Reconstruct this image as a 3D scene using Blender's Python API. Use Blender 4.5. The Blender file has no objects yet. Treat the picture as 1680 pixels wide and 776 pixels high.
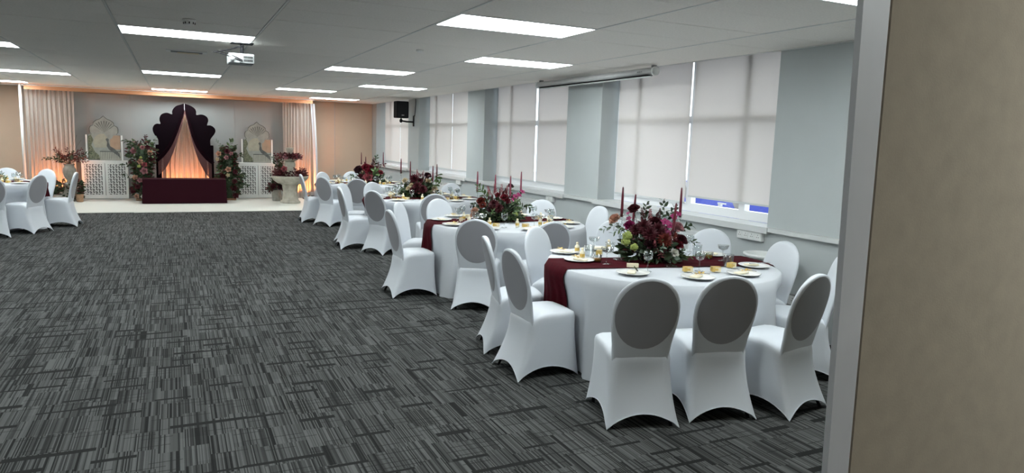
import bpy, bmesh, math, random
from mathutils import Vector, Matrix
random.seed(7)
sc = bpy.context.scene
COL = sc.collection
PI = math.pi

# ------------------------------------------------------------------ camera
F_PX, YAW, PITCH, ROLL, CAM_H = 1150.0, 0.4501, -0.1350, 0.0325, 1.70
fw = Vector((math.sin(YAW)*math.cos(PITCH), math.cos(YAW)*math.cos(PITCH), math.sin(PITCH)))
r0 = Vector((math.cos(YAW), -math.sin(YAW), 0.0))
u0 = r0.cross(fw)
rt = r0*math.cos(ROLL) + u0*math.sin(ROLL)
up = u0*math.cos(ROLL) - r0*math.sin(ROLL)
cd = bpy.data.cameras.new('camera')
cam = bpy.data.objects.new('camera', cd)
COL.objects.link(cam)
cam.matrix_world = Matrix(((rt.x, up.x, -fw.x, 0), (rt.y, up.y, -fw.y, 0), (rt.z, up.z, -fw.z, CAM_H), (0, 0, 0, 1)))
cd.sensor_width = 36.0
cd.lens = F_PX/1680*36
cd.clip_start = 0.05
cd.clip_end = 200
sc.camera = cam

# ------------------------------------------------------------------ world, exposure
SKY_STRENGTH = 3.3
LIGHT_STRENGTH = 20.0
EXPOSURE = 0.06
w = bpy.data.worlds.new('overcast_sky')
sc.world = w
w.use_nodes = True
wn = w.node_tree
bg = wn.nodes['Background']
bg.inputs[0].default_value = (0.88, 0.94, 1.0, 1)
bg.inputs[1].default_value = SKY_STRENGTH
sc.view_settings.view_transform = 'Standard'
sc.view_settings.look = 'None'
sc.view_settings.exposure = EXPOSURE
sc.view_settings.gamma = 1.0
sc.view_settings.use_curve_mapping = False

# ------------------------------------------------------------------ materials
def mat(name, col, rough=0.6, metal=0.0, noise=0.0, nscale=20, bump=0.0, bscale=200, sheen=0.0, emit=0.0, spec=0.5):
    m = bpy.data.materials.new(name)
    m.use_nodes = True
    nt = m.node_tree
    p = nt.nodes['Principled BSDF']
    p.inputs['Base Color'].default_value = (*col, 1)
    p.inputs['Roughness'].default_value = rough
    p.inputs['Metallic'].default_value = metal
    p.inputs['Specular IOR Level'].default_value = spec
    if sheen:
        p.inputs['Sheen Weight'].default_value = sheen
        p.inputs['Sheen Roughness'].default_value = 0.5
    if emit:
        p.inputs['Emission Color'].default_value = (*col, 1)
        p.inputs['Emission Strength'].default_value = emit
    if noise:
        tc = nt.nodes.new('ShaderNodeTexCoord')
        n = nt.nodes.new('ShaderNodeTexNoise')
        n.inputs['Scale'].default_value = nscale
        n.inputs['Detail'].default_value = 4
        nt.links.new(tc.outputs['Object'], n.inputs['Vector'])
        cr = nt.nodes.new('ShaderNodeMapRange')
        cr.inputs['From Min'].default_value = 0.3
        cr.inputs['From Max'].default_value = 0.7
        cr.inputs['To Min'].default_value = 1-noise
        cr.inputs['To Max'].default_value = 1+noise
        nt.links.new(n.outputs['Fac'], cr.inputs['Value'])
        mx = nt.nodes.new('ShaderNodeVectorMath')
        mx.operation = 'SCALE'
        mx.inputs[0].default_value = col
        nt.links.new(cr.outputs['Result'], mx.inputs['Scale'])
        nt.links.new(mx.outputs['Vector'], p.inputs['Base Color'])
    if bump:
        tc = nt.nodes.new('ShaderNodeTexCoord')
        n = nt.nodes.new('ShaderNodeTexNoise')
        n.inputs['Scale'].default_value = bscale
        n.inputs['Detail'].default_value = 3
        nt.links.new(tc.outputs['Object'], n.inputs['Vector'])
        b = nt.nodes.new('ShaderNodeBump')
        b.inputs['Strength'].default_value = bump
        b.inputs['Distance'].default_value = 0.01
        nt.links.new(n.outputs['Fac'], b.inputs['Height'])
        nt.links.new(b.outputs['Normal'], p.inputs['Normal'])
    return m

def translucent(name, col, fac, rough=0.8):
    m = bpy.data.materials.new(name)
    m.use_nodes = True
    nt = m.node_tree
    for n in list(nt.nodes):
        nt.nodes.remove(n)
    out = nt.nodes.new('ShaderNodeOutputMaterial')
    d = nt.nodes.new('ShaderNodeBsdfDiffuse')
    t = nt.nodes.new('ShaderNodeBsdfTranslucent')
    mx = nt.nodes.new('ShaderNodeMixShader')
    d.inputs['Color'].default_value = (*col, 1)
    t.inputs['Color'].default_value = (*col, 1)
    mx.inputs[0].default_value = fac
    tc = nt.nodes.new('ShaderNodeTexCoord')
    ns = nt.nodes.new('ShaderNodeTexNoise')
    ns.inputs['Scale'].default_value = 300
    nt.links.new(tc.outputs['Object'], ns.inputs['Vector'])
    b = nt.nodes.new('ShaderNodeBump')
    b.inputs['Strength'].default_value = 0.05
    nt.links.new(ns.outputs['Fac'], b.inputs['Height'])
    nt.links.new(b.outputs['Normal'], d.inputs['Normal'])
    nt.links.new(d.outputs[0], mx.inputs[1])
    nt.links.new(t.outputs[0], mx.inputs[2])
    nt.links.new(mx.outputs[0], out.inputs[0])
    return m

def glass(name, tint=(0.97, 0.98, 0.98), refl=0.12):
    m = bpy.data.materials.new(name)
    m.use_nodes = True
    nt = m.node_tree
    for n in list(nt.nodes):
        nt.nodes.remove(n)
    out = nt.nodes.new('ShaderNodeOutputMaterial')
    t = nt.nodes.new('ShaderNodeBsdfTransparent')
    g = nt.nodes.new('ShaderNodeBsdfGlossy')
    t.inputs['Color'].default_value = (*tint, 1)
    g.inputs['Roughness'].default_value = 0.03
    lw = nt.nodes.new('ShaderNodeLayerWeight')
    lw.inputs['Blend'].default_value = 0.5
    pw = nt.nodes.new('ShaderNodeMath')
    pw.operation = 'POWER'
    nt.links.new(lw.outputs['Facing'], pw.inputs[0])
    pw.inputs[1].default_value = 2.2
    ml = nt.nodes.new('ShaderNodeMath')
    ml.operation = 'MULTIPLY_ADD'
    nt.links.new(pw.outputs[0], ml.inputs[0])
    ml.inputs[1].default_value = refl*2.2
    ml.inputs[2].default_value = 0.04
    mx = nt.nodes.new('ShaderNodeMixShader')
    nt.links.new(ml.outputs[0], mx.inputs[0])
    nt.links.new(t.outputs[0], mx.inputs[1])
    nt.links.new(g.outputs[0], mx.inputs[2])
    nt.links.new(mx.outputs[0], out.inputs[0])
    return m

def emission(name, col, s):
    m = bpy.data.materials.new(name)
    m.use_nodes = True
    nt = m.node_tree
    for n in list(nt.nodes):
        nt.nodes.remove(n)
    out = nt.nodes.new('ShaderNodeOutputMaterial')
    e = nt.nodes.new('ShaderNodeEmission')
    e.inputs[0].default_value = (*col, 1)
    e.inputs[1].default_value = s
    nt.links.new(e.outputs[0], out.inputs[0])
    return m

def carpet_material():
    m = bpy.data.materials.new('carpet_striped_charcoal')
    m.use_nodes = True
    nt = m.node_tree
    p = nt.nodes['Principled BSDF']
    p.inputs['Roughness'].default_value = 0.95
    p.inputs['Specular IOR Level'].default_value = 0.15
    N, L = nt.nodes.new, nt.links.new
    def val(x):
        n = N('ShaderNodeValue'); n.outputs[0].default_value = x; return n.outputs[0]
    def mth(op, a, b=None, c=None):
        n = N('ShaderNodeMath'); n.operation = op
        for i, x in enumerate((a, b, c)):
            if x is None: continue
            if isinstance(x, (int, float)): n.inputs[i].default_value = x
            else: L(x, n.inputs[i])
        return n.outputs[0]
    def comb(x, y, z=0.0):
        n = N('ShaderNodeCombineXYZ')
        for i, v in enumerate((x, y, z)):
            if isinstance(v, (int, float)): n.inputs[i].default_value = v
            else: L(v, n.inputs[i])
        return n.outputs[0]
    def rnd(v):
        n = N('ShaderNodeTexWhiteNoise'); n.noise_dimensions = '3D'; L(v, n.inputs['Vector']); return n.outputs['Value']
    tc = N('ShaderNodeTexCoord')
    sp = N('ShaderNodeSeparateXYZ')
    L(tc.outputs['Object'], sp.inputs[0])
    x, y = sp.outputs[0], sp.outputs[1]
    # broken rows of stripe blocks
    H = 0.165
    row = mth('FLOOR', mth('DIVIDE', y, H))
    rr = rnd(comb(row, 3.7))
    xo = mth('ADD', x, mth('MULTIPLY', rr, 2.0))
    colid = mth('FLOOR', mth('DIVIDE', xo, 0.21))
    h1 = rnd(comb(row, colid, 1.0))
    h2 = rnd(comb(row, colid, 2.0))
    fy = mth('FRACT', mth('DIVIDE', y, H))
    # fine yarn stripes running down the room
    st = mth('FLOOR', mth('DIVIDE', x, 0.0065))
    blk = mth('FLOOR', mth('DIVIDE', x, 0.125))
    tall = mth('FLOOR', mth('DIVIDE', mth('ADD', y, mth('MULTIPLY', rnd(comb(blk, 9.0)), 0.5)), 0.25))
    s1 = rnd(comb(st, tall, blk))
    s2 = rnd(comb(mth('FLOOR', mth('DIVIDE', x, 0.0195)), tall, 5.0))
    stripe = mth('ADD', mth('MULTIPLY', s1, 0.7), mth('MULTIPLY', s2, 0.3))
    tone = mth('ADD', 0.90, mth('MULTIPLY', h1, 0.2))
    base = mth('MULTIPLY', mth('ADD', 0.013, mth('MULTIPLY', mth('MINIMUM', 1.0, mth('MAXIMUM', 0.0, mth('ADD', 0.5, mth('MULTIPLY', mth('SUBTRACT', stripe, 0.5), 1.55)))), 0.098)), tone)
    # dark weft bars at some block edges, thin dark picks between
    thick = mth('MULTIPLY', mth('GREATER_THAN', h2, 0.66), mth('ADD', 0.13, mth('MULTIPLY', h1, 0.17)))
    bar = mth('LESS_THAN', fy, thick)
    H3 = 0.055
    row3 = mth('FLOOR', mth('DIVIDE', y, H3))
    col3 = mth('FLOOR', mth('DIVIDE', mth('ADD', x, mth('MULTIPLY', rnd(comb(row3, 6.1)), 3.0)), 0.16))
    pick = mth('MULTIPLY', mth('LESS_THAN', mth('FRACT', mth('DIVIDE', y, H3)), 0.13), mth('GREATER_THAN', rnd(comb(row3, col3, 8.0)), 0.72))
    dark = mth('MAXIMUM', bar, mth('MULTIPLY', pick, 0.75))
    v = mth('ADD', mth('MULTIPLY', base, mth('SUBTRACT', 1.0, dark)), mth('MULTIPLY', dark, 0.017))
    cc = N('ShaderNodeVectorMath'); cc.operation = 'SCALE'
    cc.inputs[0].default_value = (0.97, 1.0, 0.98)
    L(v, cc.inputs['Scale'])
    L(cc.outputs[0], p.inputs['Base Color'])
    return m

M = {}
M['carpet'] = carpet_material()
M['tile'] = mat('ceiling_tile_white', (0.87, 0.835, 0.785), 0.9, noise=0.05, nscale=60, bump=0.12, bscale=90)
M['grid'] = mat('ceiling_grid_white', (0.72, 0.72, 0.70), 0.5)
M['void'] = mat('dark_void', (0.02, 0.02, 0.02), 0.9)
M['white_wall'] = mat('white_wall_paint', (0.46, 0.495, 0.50), 0.7, noise=0.02, nscale=3, bump=0.03, bscale=80)
M['tan_wall'] = mat('beige_wall_vinyl', (0.56, 0.425, 0.32), 0.7, noise=0.03, nscale=2)
M['tan_strip'] = mat('pale_joint_strip', (0.48, 0.43, 0.40), 0.5)
M['gloss_white'] = mat('white_gloss_paint', (0.62, 0.64, 0.64), 0.35)
M['upvc'] = mat('white_upvc', (0.85, 0.86, 0.88), 0.3)
M['blind'] = translucent('roller_blind_fabric', (0.82, 0.785, 0.76), 0.42)
M['pane'] = glass('window_glass', (0.93, 0.96, 0.97), 0.1)
M['glass'] = glass('clear_glass', (0.90, 0.92, 0.92), 0.32)
M['lightpanel'] = emission('led_panel_light', (0.93, 1.0, 1.0), LIGHT_STRENGTH)
M['spandex'] = mat('white_spandex', (0.63, 0.665, 0.71), 0.45, sheen=0.15, spec=0.4)
M['spandex_grey'] = mat('white_spandex_over_dark_pad', (0.31, 0.31, 0.33), 0.35, spec=0.5)
M['black_metal'] = mat('black_metal', (0.015, 0.015, 0.017), 0.6, 0.3, spec=0.2)
M['linen'] = mat('white_polyester_linen', (0.57, 0.595, 0.63), 0.7, bump=0.02, bscale=500, spec=0.3)
M['burgundy_cloth'] = mat('burgundy_chiffon', (0.050, 0.003, 0.007), 0.85, noise=0.15, nscale=30, spec=0.06)
M['velvet'] = mat('burgundy_velvet', (0.022, 0.0015, 0.006), 0.85, spec=0.15)
M['velvet_black'] = mat('black_plum_velvet', (0.004, 0.0015, 0.003), 0.9, spec=0.05)
M['swag'] = mat('plum_black_velvet', (0.010, 0.002, 0.005), 0.9, spec=0.08)
M['fringe'] = mat('plum_fringe', (0.10, 0.035, 0.035), 0.7)
M['china'] = mat('white_china', (0.85, 0.85, 0.83), 0.2)
M['gold'] = mat('gold_card', (0.72, 0.50, 0.14), 0.4, 0.3)
M['cream'] = mat('cream_card', (0.80, 0.70, 0.50), 0.6)
M['pale_cream'] = mat('pale_cream_wax', (0.86, 0.80, 0.62), 0.5)
M['amber'] = mat('amber_wax', (0.45, 0.22, 0.04), 0.3)
M['steel'] = mat('polished_steel', (0.55, 0.55, 0.56), 0.25, 1.0)
M['candle'] = mat('burgundy_candle_wax', (0.11, 0.008, 0.02), 0.4)
M['candle_pink'] = mat('dusky_pink_candle_wax', (0.26, 0.055, 0.09), 0.4)
M['wick'] = mat('wick_grey', (0.5, 0.48, 0.45), 0.9)
M['glow_peach'] = mat('peach_painted_glow', (0.72, 0.36, 0.19), 0.7)  # peach colour stands in for orange uplight glow on the ceiling
M['sheer'] = translucent('ivory_sheer_drape', (0.58, 0.53, 0.49), 0.35)
M['sheer_peach'] = translucent('peach_sheer_drape', (0.80, 0.66, 0.56), 0.3)
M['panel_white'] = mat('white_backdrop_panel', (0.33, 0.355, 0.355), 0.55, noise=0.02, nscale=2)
M['stage_white'] = mat('white_vinyl_floor', (0.80, 0.80, 0.74), 0.35, noise=0.02, nscale=2)
M['lattice'] = mat('white_lattice_paint', (0.74, 0.76, 0.74), 0.5)
M['lattice_dark'] = mat('lattice_backing', (0.10, 0.105, 0.105), 0.9)
M['stone'] = mat('cast_stone', (0.40, 0.38, 0.32), 0.85, noise=0.22, nscale=9, bump=0.3, bscale=30)
M['urn_stone'] = mat('aged_urn_stone', (0.30, 0.27, 0.23), 0.85, noise=0.25, nscale=12, bump=0.3, bscale=30)
M['galv'] = mat('weathered_pot', (0.30, 0.29, 0.26), 0.7, noise=0.2, nscale=15)
M['terracotta'] = mat('terracotta_pot', (0.33, 0.20, 0.12), 0.8, noise=0.2, nscale=15)
M['black_plastic'] = mat('black_plastic', (0.006, 0.006, 0.007), 0.8, spec=0.1)
M['projector_white'] = mat('projector_white', (0.36, 0.38, 0.38), 0.6, spec=0.2)
M['fitting_white'] = mat('bright_fitting_white', (0.9, 0.9, 0.88), 0.6)
M['white_plastic'] = mat('white_plastic', (0.72, 0.74, 0.73), 0.4)
M['grey_plastic'] = mat('grey_plastic', (0.25, 0.26, 0.26), 0.5)
M['aluminium'] = mat('satin_aluminium', (0.70, 0.70, 0.71), 0.45, 0.05, noise=0.05, nscale=6)
M['board_fabric'] = mat('beige_board_fabric', (0.40, 0.34, 0.26), 0.95, noise=0.06, nscale=22, bump=0.05, bscale=220)
M['leaf_dark'] = mat('dark_green_leaf', (0.030, 0.055, 0.022), 0.5, noise=0.3, nscale=9)
M['leaf_mid'] = mat('mid_green_leaf', (0.075, 0.13, 0.04), 0.5, noise=0.3, nscale=9)
M['leaf_lime'] = mat('lime_green_bloom', (0.33, 0.40, 0.10), 0.6, noise=0.2, nscale=20)
M['leaf_euc'] = mat('eucalyptus_leaf', (0.17, 0.22, 0.17), 0.6, noise=0.2, nscale=9)
M['leaf_red'] = mat('burgundy_leaf', (0.09, 0.016, 0.02), 0.5, noise=0.3, nscale=9)
M['leaf_rust'] = mat('rust_plume', (0.20, 0.035, 0.018), 0.7, noise=0.3, nscale=20)
M['stem'] = mat('plant_stem', (0.06, 0.075, 0.03), 0.7)
M['fl_burgundy'] = mat('burgundy_petal', (0.065, 0.004, 0.010), 0.6, noise=0.2, nscale=30)
M['fl_black'] = mat('black_red_petal', (0.035, 0.004, 0.010), 0.6)
M['fl_red'] = mat('crimson_petal', (0.19, 0.008, 0.022), 0.55)
M['fl_magenta'] = mat('magenta_petal', (0.25, 0.010, 0.09), 0.55)
M['fl_peach'] = mat('peach_petal', (0.56, 0.33, 0.24), 0.6)
M['fl_pink'] = mat('pink_petal', (0.42, 0.20, 0.22), 0.6)
M['fl_dusty'] = mat('dusty_rose_petal', (0.36, 0.09, 0.11), 0.6)
M['fl_cream'] = mat('cream_petal', (0.58, 0.49, 0.33), 0.6)
M['fl_rust'] = mat('rust_petal', (0.16, 0.022, 0.014), 0.6)
M['fl_white'] = mat('white_petal', (0.70, 0.68, 0.62), 0.6)
M['blue_clad'] = mat('blue_cladding', (0.10, 0.13, 0.62), 0.5)
M['tan_brace'] = mat('pale_brace', (0.40, 0.36, 0.32), 0.6)
M['concrete'] = mat('pale_concrete', (0.45, 0.45, 0.44), 0.9, noise=0.1, nscale=3)
M['print_sky'] = mat('print_pale_grey', (0.27, 0.285, 0.26), 0.6, noise=0.15, nscale=8)
M['print_dark'] = mat('print_dark_grey', (0.09, 0.095, 0.09), 0.6, noise=0.3, nscale=12)
M['print_tan'] = mat('print_tan', (0.36, 0.245, 0.17), 0.6, noise=0.12, nscale=8)
M['print_green'] = mat('print_green', (0.13, 0.14, 0.09), 0.6, noise=0.5, nscale=30)
M['print_dome'] = mat('print_warm_grey', (0.34, 0.32, 0.25), 0.6, noise=0.12, nscale=9)
M['print_pale'] = mat('print_off_white', (0.36, 0.36, 0.31), 0.6, noise=0.08, nscale=10)
M['sky_void'] = mat('vent_warm', (0.40, 0.28, 0.18), 0.5)

# ------------------------------------------------------------------ mesh helpers
class MB:
    def __init__(s):
        s.v = []; s.f = []
    def add(s, vs, fs):
        o = len(s.v); s.v += [tuple(p) for p in vs]; s.f += [tuple(i+o for i in f) for f in fs]; return s
    def box(s, x0, x1, y0, y1, z0, z1):
        return s.add([(x0,y0,z0),(x1,y0,z0),(x1,y1,z0),(x0,y1,z0),(x0,y0,z1),(x1,y0,z1),(x1,y1,z1),(x0,y1,z1)],
                     [(0,3,2,1),(4,5,6,7),(0,1,5,4),(1,2,6,5),(2,3,7,6),(3,0,4,7)])
    def bev(s, x0, x1, y0, y1, z0, z1, b):
        # box with chamfered vertical and horizontal edges
        vs = []
        for z, k in ((z0, b), (z0+b, 0), (z1-b, 0), (z1, b)):
            c = b if k == 0 else b*1.0
            vs += [(x0+k+(c if 1 else 0), y0+k, z), (x1-k-c, y0+k, z), (x1-k, y0+k+c, z), (x1-k, y1-k-c, z),
                   (x1-k-c, y1-k, z), (x0+k+c, y1-k, z), (x0+k, y1-k-c, z), (x0+k, y0+k+c, z)]
        fs = [tuple(reversed(range(8)))]
        for r in range(3):
            for i in range(8):
                j = (i+1) % 8
                fs.append((r*8+i, r*8+j, r*8+8+j, r*8+8+i))
        fs.append(tuple(range(24, 32)))
        return s.add(vs, fs)
    def lathe(s, prof, n=16, c=(0, 0), cap0=True, cap1=True):
        vs = []
        for r, z in prof:
            for i in range(n):
                a = 2*PI*i/n
                vs.append((c[0]+r*math.cos(a), c[1]+r*math.sin(a), z))
        fs = []
        for k in range(len(prof)-1):
            for i in range(n):
                j = (i+1) % n
                fs.append((k*n+i, k*n+j, k*n+n+j, k*n+n+i))
        if cap0: fs.append(tuple(reversed(range(n))))
        if cap1: fs.append(tuple(range((len(prof)-1)*n, len(prof)*n)))
        return s.add(vs, fs)
    def tube(s, path, r, n=6, r1=None, cap=True):
        path = [Vector(p) for p in path]
        vs = []
        K = len(path)
        for k, p in enumerate(path):
            t = (path[min(k+1, K-1)]-path[max(k-1, 0)]).normalized()
            a = Vector((0, 0, 1)) if abs(t.z) < 0.9 else Vector((1, 0, 0))
            e1 = t.cross(a).normalized(); e2 = t.cross(e1)
            rr = r if r1 is None else r+(r1-r)*k/(K-1)
            for i in range(n):
                an = 2*PI*i/n
                vs.append(p+e1*(rr*math.cos(an))-e2*(rr*math.sin(an)))
        fs = []
        for k in range(K-1):
            for i in range(n):
                j = (i+1) % n
                fs.append((k*n+i, k*n+j, k*n+n+j, k*n+n+i))
        if cap:
            fs.append(tuple(reversed(range(n)))); fs.append(tuple(range((K-1)*n, K*n)))
        return s.add(vs, fs)
    def grid(s, fn, nu, nv, flip=False):
        vs = [fn(i/nu, j/nv) for j in range(nv+1) for i in range(nu+1)]
        fs = []
        for j in range(nv):
            for i in range(nu):
                a = j*(nu+1)+i
                q = (a, a+1, a+nu+2, a+nu+1)
                fs.append(tuple(reversed(q)) if flip else q)
        return s.add(vs, fs)
    def prism(s, poly, y0, y1):
        # polygon in x,z extruded along y
        n = len(poly)
        vs = [(x, y0, z) for x, z in poly]+[(x, y1, z) for x, z in poly]
        fs = [tuple(range(n)), tuple(reversed(range(n, 2*n)))]
        for i in range(n):
            j = (i+1) % n
            fs.append((i, i+n, j+n, j))
        return s.add(vs, fs)
    def leaf(s, p, d, size, wid=0.42, nrm=None, curl=0.15):
        p = Vector(p); d = Vector(d).normalized()
        nrm = Vector(nrm) if nrm is not None else Vector((random.uniform(-1,1), random.uniform(-1,1), random.uniform(0,1)))
        sd = d.cross(nrm)
        if sd.length < 1e-4: sd = d.cross(Vector((1, 0.3, 0.2)))
        sd.normalize(); n = sd.cross(d)
        wv = sd*(size*wid*0.5)
        a = p; b = p+d*size*0.35; c = p+d*size*0.72-n*size*curl*0.5; e = p+d*size-n*size*curl
        up_ = n*size*0.05
        return s.add([a, b+wv+up_, b, b-wv+up_, c+wv*0.75+up_, c, c-wv*0.75+up_, e],
                     [(0,2,1),(0,3,2),(1,2,5,4),(2,3,6,5),(4,5,7),(5,6,7)])
    def mesh(s, name, m, smooth=False):
        me = bpy.data.meshes.new(name)
        me.from_pydata(s.v, [], s.f)
        if m is not None: me.materials.append(m)
        if smooth:
            me.polygons.foreach_set('use_smooth', [True]*len(me.polygons))
        me.update()
        return me
    def build(s, name, m, parent=None, smooth=False, loc=None):
        return link(name, s.mesh(name, m, smooth), parent, loc)

def link(name, me, parent=None, loc=None, rot=None, scale=None):
    o = bpy.data.objects.new(name, me)
    COL.objects.link(o)
    if parent is not None: o.parent = parent
    if loc is not None: o.location = loc
    if rot is not None: o.rotation_euler = rot
    if scale is not None: o.scale = scale if hasattr(scale, '__len__') else (scale,)*3
    return o

LABELS = {}
def tag(o, label, cat, group=None):
    o['label'] = label; o['category'] = cat
    if group: o['group'] = group
    if label in LABELS: print('DUPLICATE LABEL', label, o.name)
    LABELS[label] = o.name
    return o
def thing(name, label, cat, loc=(0, 0, 0), rotz=0.0, group=None):
    o = bpy.data.objects.new(name, None)
    o.empty_display_size = 0.1
    COL.objects.link(o)
    o.location = loc; o.rotation_euler = (0, 0, rotz)
    return tag(o, label, cat, group)
def struct(o):
    o['kind'] = 'structure'; return o
def stuff(o):
    o['kind'] = 'stuff'; return o
def dup(root, loc, rotz, label, cat=None, group=None):
    r = root.copy(); COL.objects.link(r)
    r.location = loc; r.rotation_euler = (0, 0, rotz)
    tag(r, label, cat or root['category'], group or root.get('group'))
    for ch in list(root.children):
        c = ch.copy(); COL.objects.link(c); c.parent = r
        for g in ch.children:
            d = g.copy(); COL.objects.link(d); d.parent = c
    return r

# ------------------------------------------------------------------ the room
CEIL = 2.6315
GX0, GY0, TW, TD = -0.4408, 5.0538, 1.2, 0.6
XW = 5.2                      # front of the pillars on the window side
YB = 20.3                     # back wall
XL, YN = -4.75, -3.0

struct(MB().box(XL-0.2, 5.7, YN-0.2, YB+0.3, -0.15, 0.0).build('floor', M['carpet']))

# lights: (column, row, )
LIGHTS = [(2,0),(3,4.06),(2,8.0),(3,13.05),(2,16.92),(3,22.4),(0,4.16),(0,13.0),(0,22.3),(-2,7.67),(-2,16.5),(-3,22.3),
          (3,-4),(2,-9),(0,-4),(-2,-1),(-3,4),(-3,13)]  # includes unseen panels added to light the partition and near chairs
LIGHT_CELLS = set((c, int(round(r))) for c, r in LIGHTS)

# ceiling: slab + one object per visible tile + grid
slab = struct(MB().box(XL-0.2, XW+0.02, YN-0.2, YB+0.3, CEIL+0.05, CEIL+0.25).build('ceiling', M['void']))
RY0 = -16; RY1 = 26
tile_bm = MB().bev(0.0115, TW-0.0115, 0.003, TD-0.003, 0, 0.018, 0.002)
tile_me = tile_bm.mesh('ceiling_tile', M['tile'])
edge_me = MB().box(0.006, XW-(GX0+4*TW), 0.002, TD-0.002, 0, 0.018).mesh('ceiling_tile_cut', M['tile'])
rest = MB()
def lit(i, j):
    for c, r in LIGHTS:
        if c == i and abs(j-r) < 0.999: return True
    return False
for i in range(-7, 5):
    for j in range(RY0, RY1):
        if GY0+j*TD > YB-0.02: continue
        if lit(i, j) and (i, j) not in LIGHT_CELLS and False: continue
        if (i, j) in LIGHT_CELLS: continue
        vis = (-3 <= i <= 4 and j >= -4)
        x, y = GX0+i*TW, GY0+j*TD
        dz = random.uniform(-0.0012, 0.0012)
        if vis:
            link('ceiling_tile', edge_me if i == 4 else tile_me, slab, (x, y, CEIL+dz))
        else:
            x1 = XW if i == 4 else x+TW-0.006
            rest.box(max(x+0.006, XL), x1, y+0.002, y+TD-0.002, CEIL, CEIL+0.018)
stuff(rest.build('distant_ceiling_tiles', M['tile'], slab))
for i in range(-6, 5):
    x = GX0+i*TW
    MB().box(x-0.008, x+0.008, YN, YB, CEIL-0.002, CEIL+0.03).build('ceiling_grid_bar', M['grid'], slab)
MB().box(XW-0.02, XW, YN, YB, CEIL-0.006, CEIL+0.05).build('edge_trim', M['grid'], slab)

# ceiling lights
frame = MB()
for a in ((0.0, TW, 0.0, 0.014), (0.0, TW, TD-0.014, TD), (0.0, 0.014, 0.014, TD-0.014), (TW-0.014, TW, 0.014, TD-0.014)):
    frame.box(a[0]+0.003, a[1]-0.003 if a[1] == TW else a[1], a[2], a[3], -0.004, 0.012)
frame_me = frame.mesh('light_frame', M['gloss_white'])
diff_me = MB().box(0.017, TW-0.017, 0.014, TD-0.014, -0.002, 0.008).mesh('diffuser', M['lightpanel'])
LIGHT_NAMES = {0: 'first and largest panel, ahead to the right', 1: 'second panel along the window side', 2: 'third panel, in the column left of the window side',
    3: 'fourth panel, halfway down the window side', 4: 'panel far down the room above the right drape', 5: 'last panel by the far wall at the window side',
    6: 'panel above the aisle in front of the smoke detector', 7: 'panel above the aisle beyond the projector', 8: 'panel over the middle of the stage arch',
    9: 'cut by the left picture edge, nearest', 10: 'over the left round table',
    11: 'by the left drape pole at the far end', 12: 'half hidden behind the partition edge', 13: 'unseen, added overhead to light the partition', 14: 'unseen, added just ahead of the camera to light the chairs', 15: 'unseen, added left of the camera for more light',
    16: 'over the left wall side, near', 17: 'over the left wall side, far'}
for k, (c, r) in enumerate(LIGHTS):
    lab = 'bright flush LED ceiling panel, ' + LIGHT_NAMES.get(k, '')
    rj = int(round(r))
    t = thing('ceiling_light', lab, 'ceiling light', (GX0+c*TW, GY0+rj*TD, CEIL), 0, 'LED panels in the tiled ceiling')
    link('light_frame', frame_me, t); link('diffuser', diff_me, t)

# window wall
P = [(YN, 5.047), (8.122, 9.035), (12.101, 12.934), (15.971, 16.808), (19.847, YB)]
wr = struct(MB().box(XW, XW+0.45, YN, YB, 0, 0.905).build('wall_right', M['white_wall']))
for a, b in P:
    MB().box(XW, XW+0.45, a, b, 0.95, 3.0).build('pillar', M['white_wall'], wr)
MB().box(XW+0.30, XW+0.45, YN, YB, 2.76, 3.0).build('lintel', M['white_wall'], wr)
MB().box(XW+0.021, XW+0.45, YN, YB, 2.86, 2.99).build('recess_soffit', M['white_wall'], wr)
sill = MB().box(XW-0.045, XW+0.27, YN, YB, 0.907, 0.948)
for k in range(4):
    sill.box(XW-0.055, XW+0.0, P[k][1]-0.05, P[k+1][0]+0.05, 0.888, 0.95)
struct(sill.build('trim_1', M['gloss_white']))
MULL = [(5.69, 6.56, 7.60), (9.35, 10.44, 11.45), (13.3, 14.42, 15.45), (17.2, 18.3, 19.25)]
GAPS = [(6.535, 6.60), (10.39, 10.50), (14.40, 14.42), (18.28, 18.30)]
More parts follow.
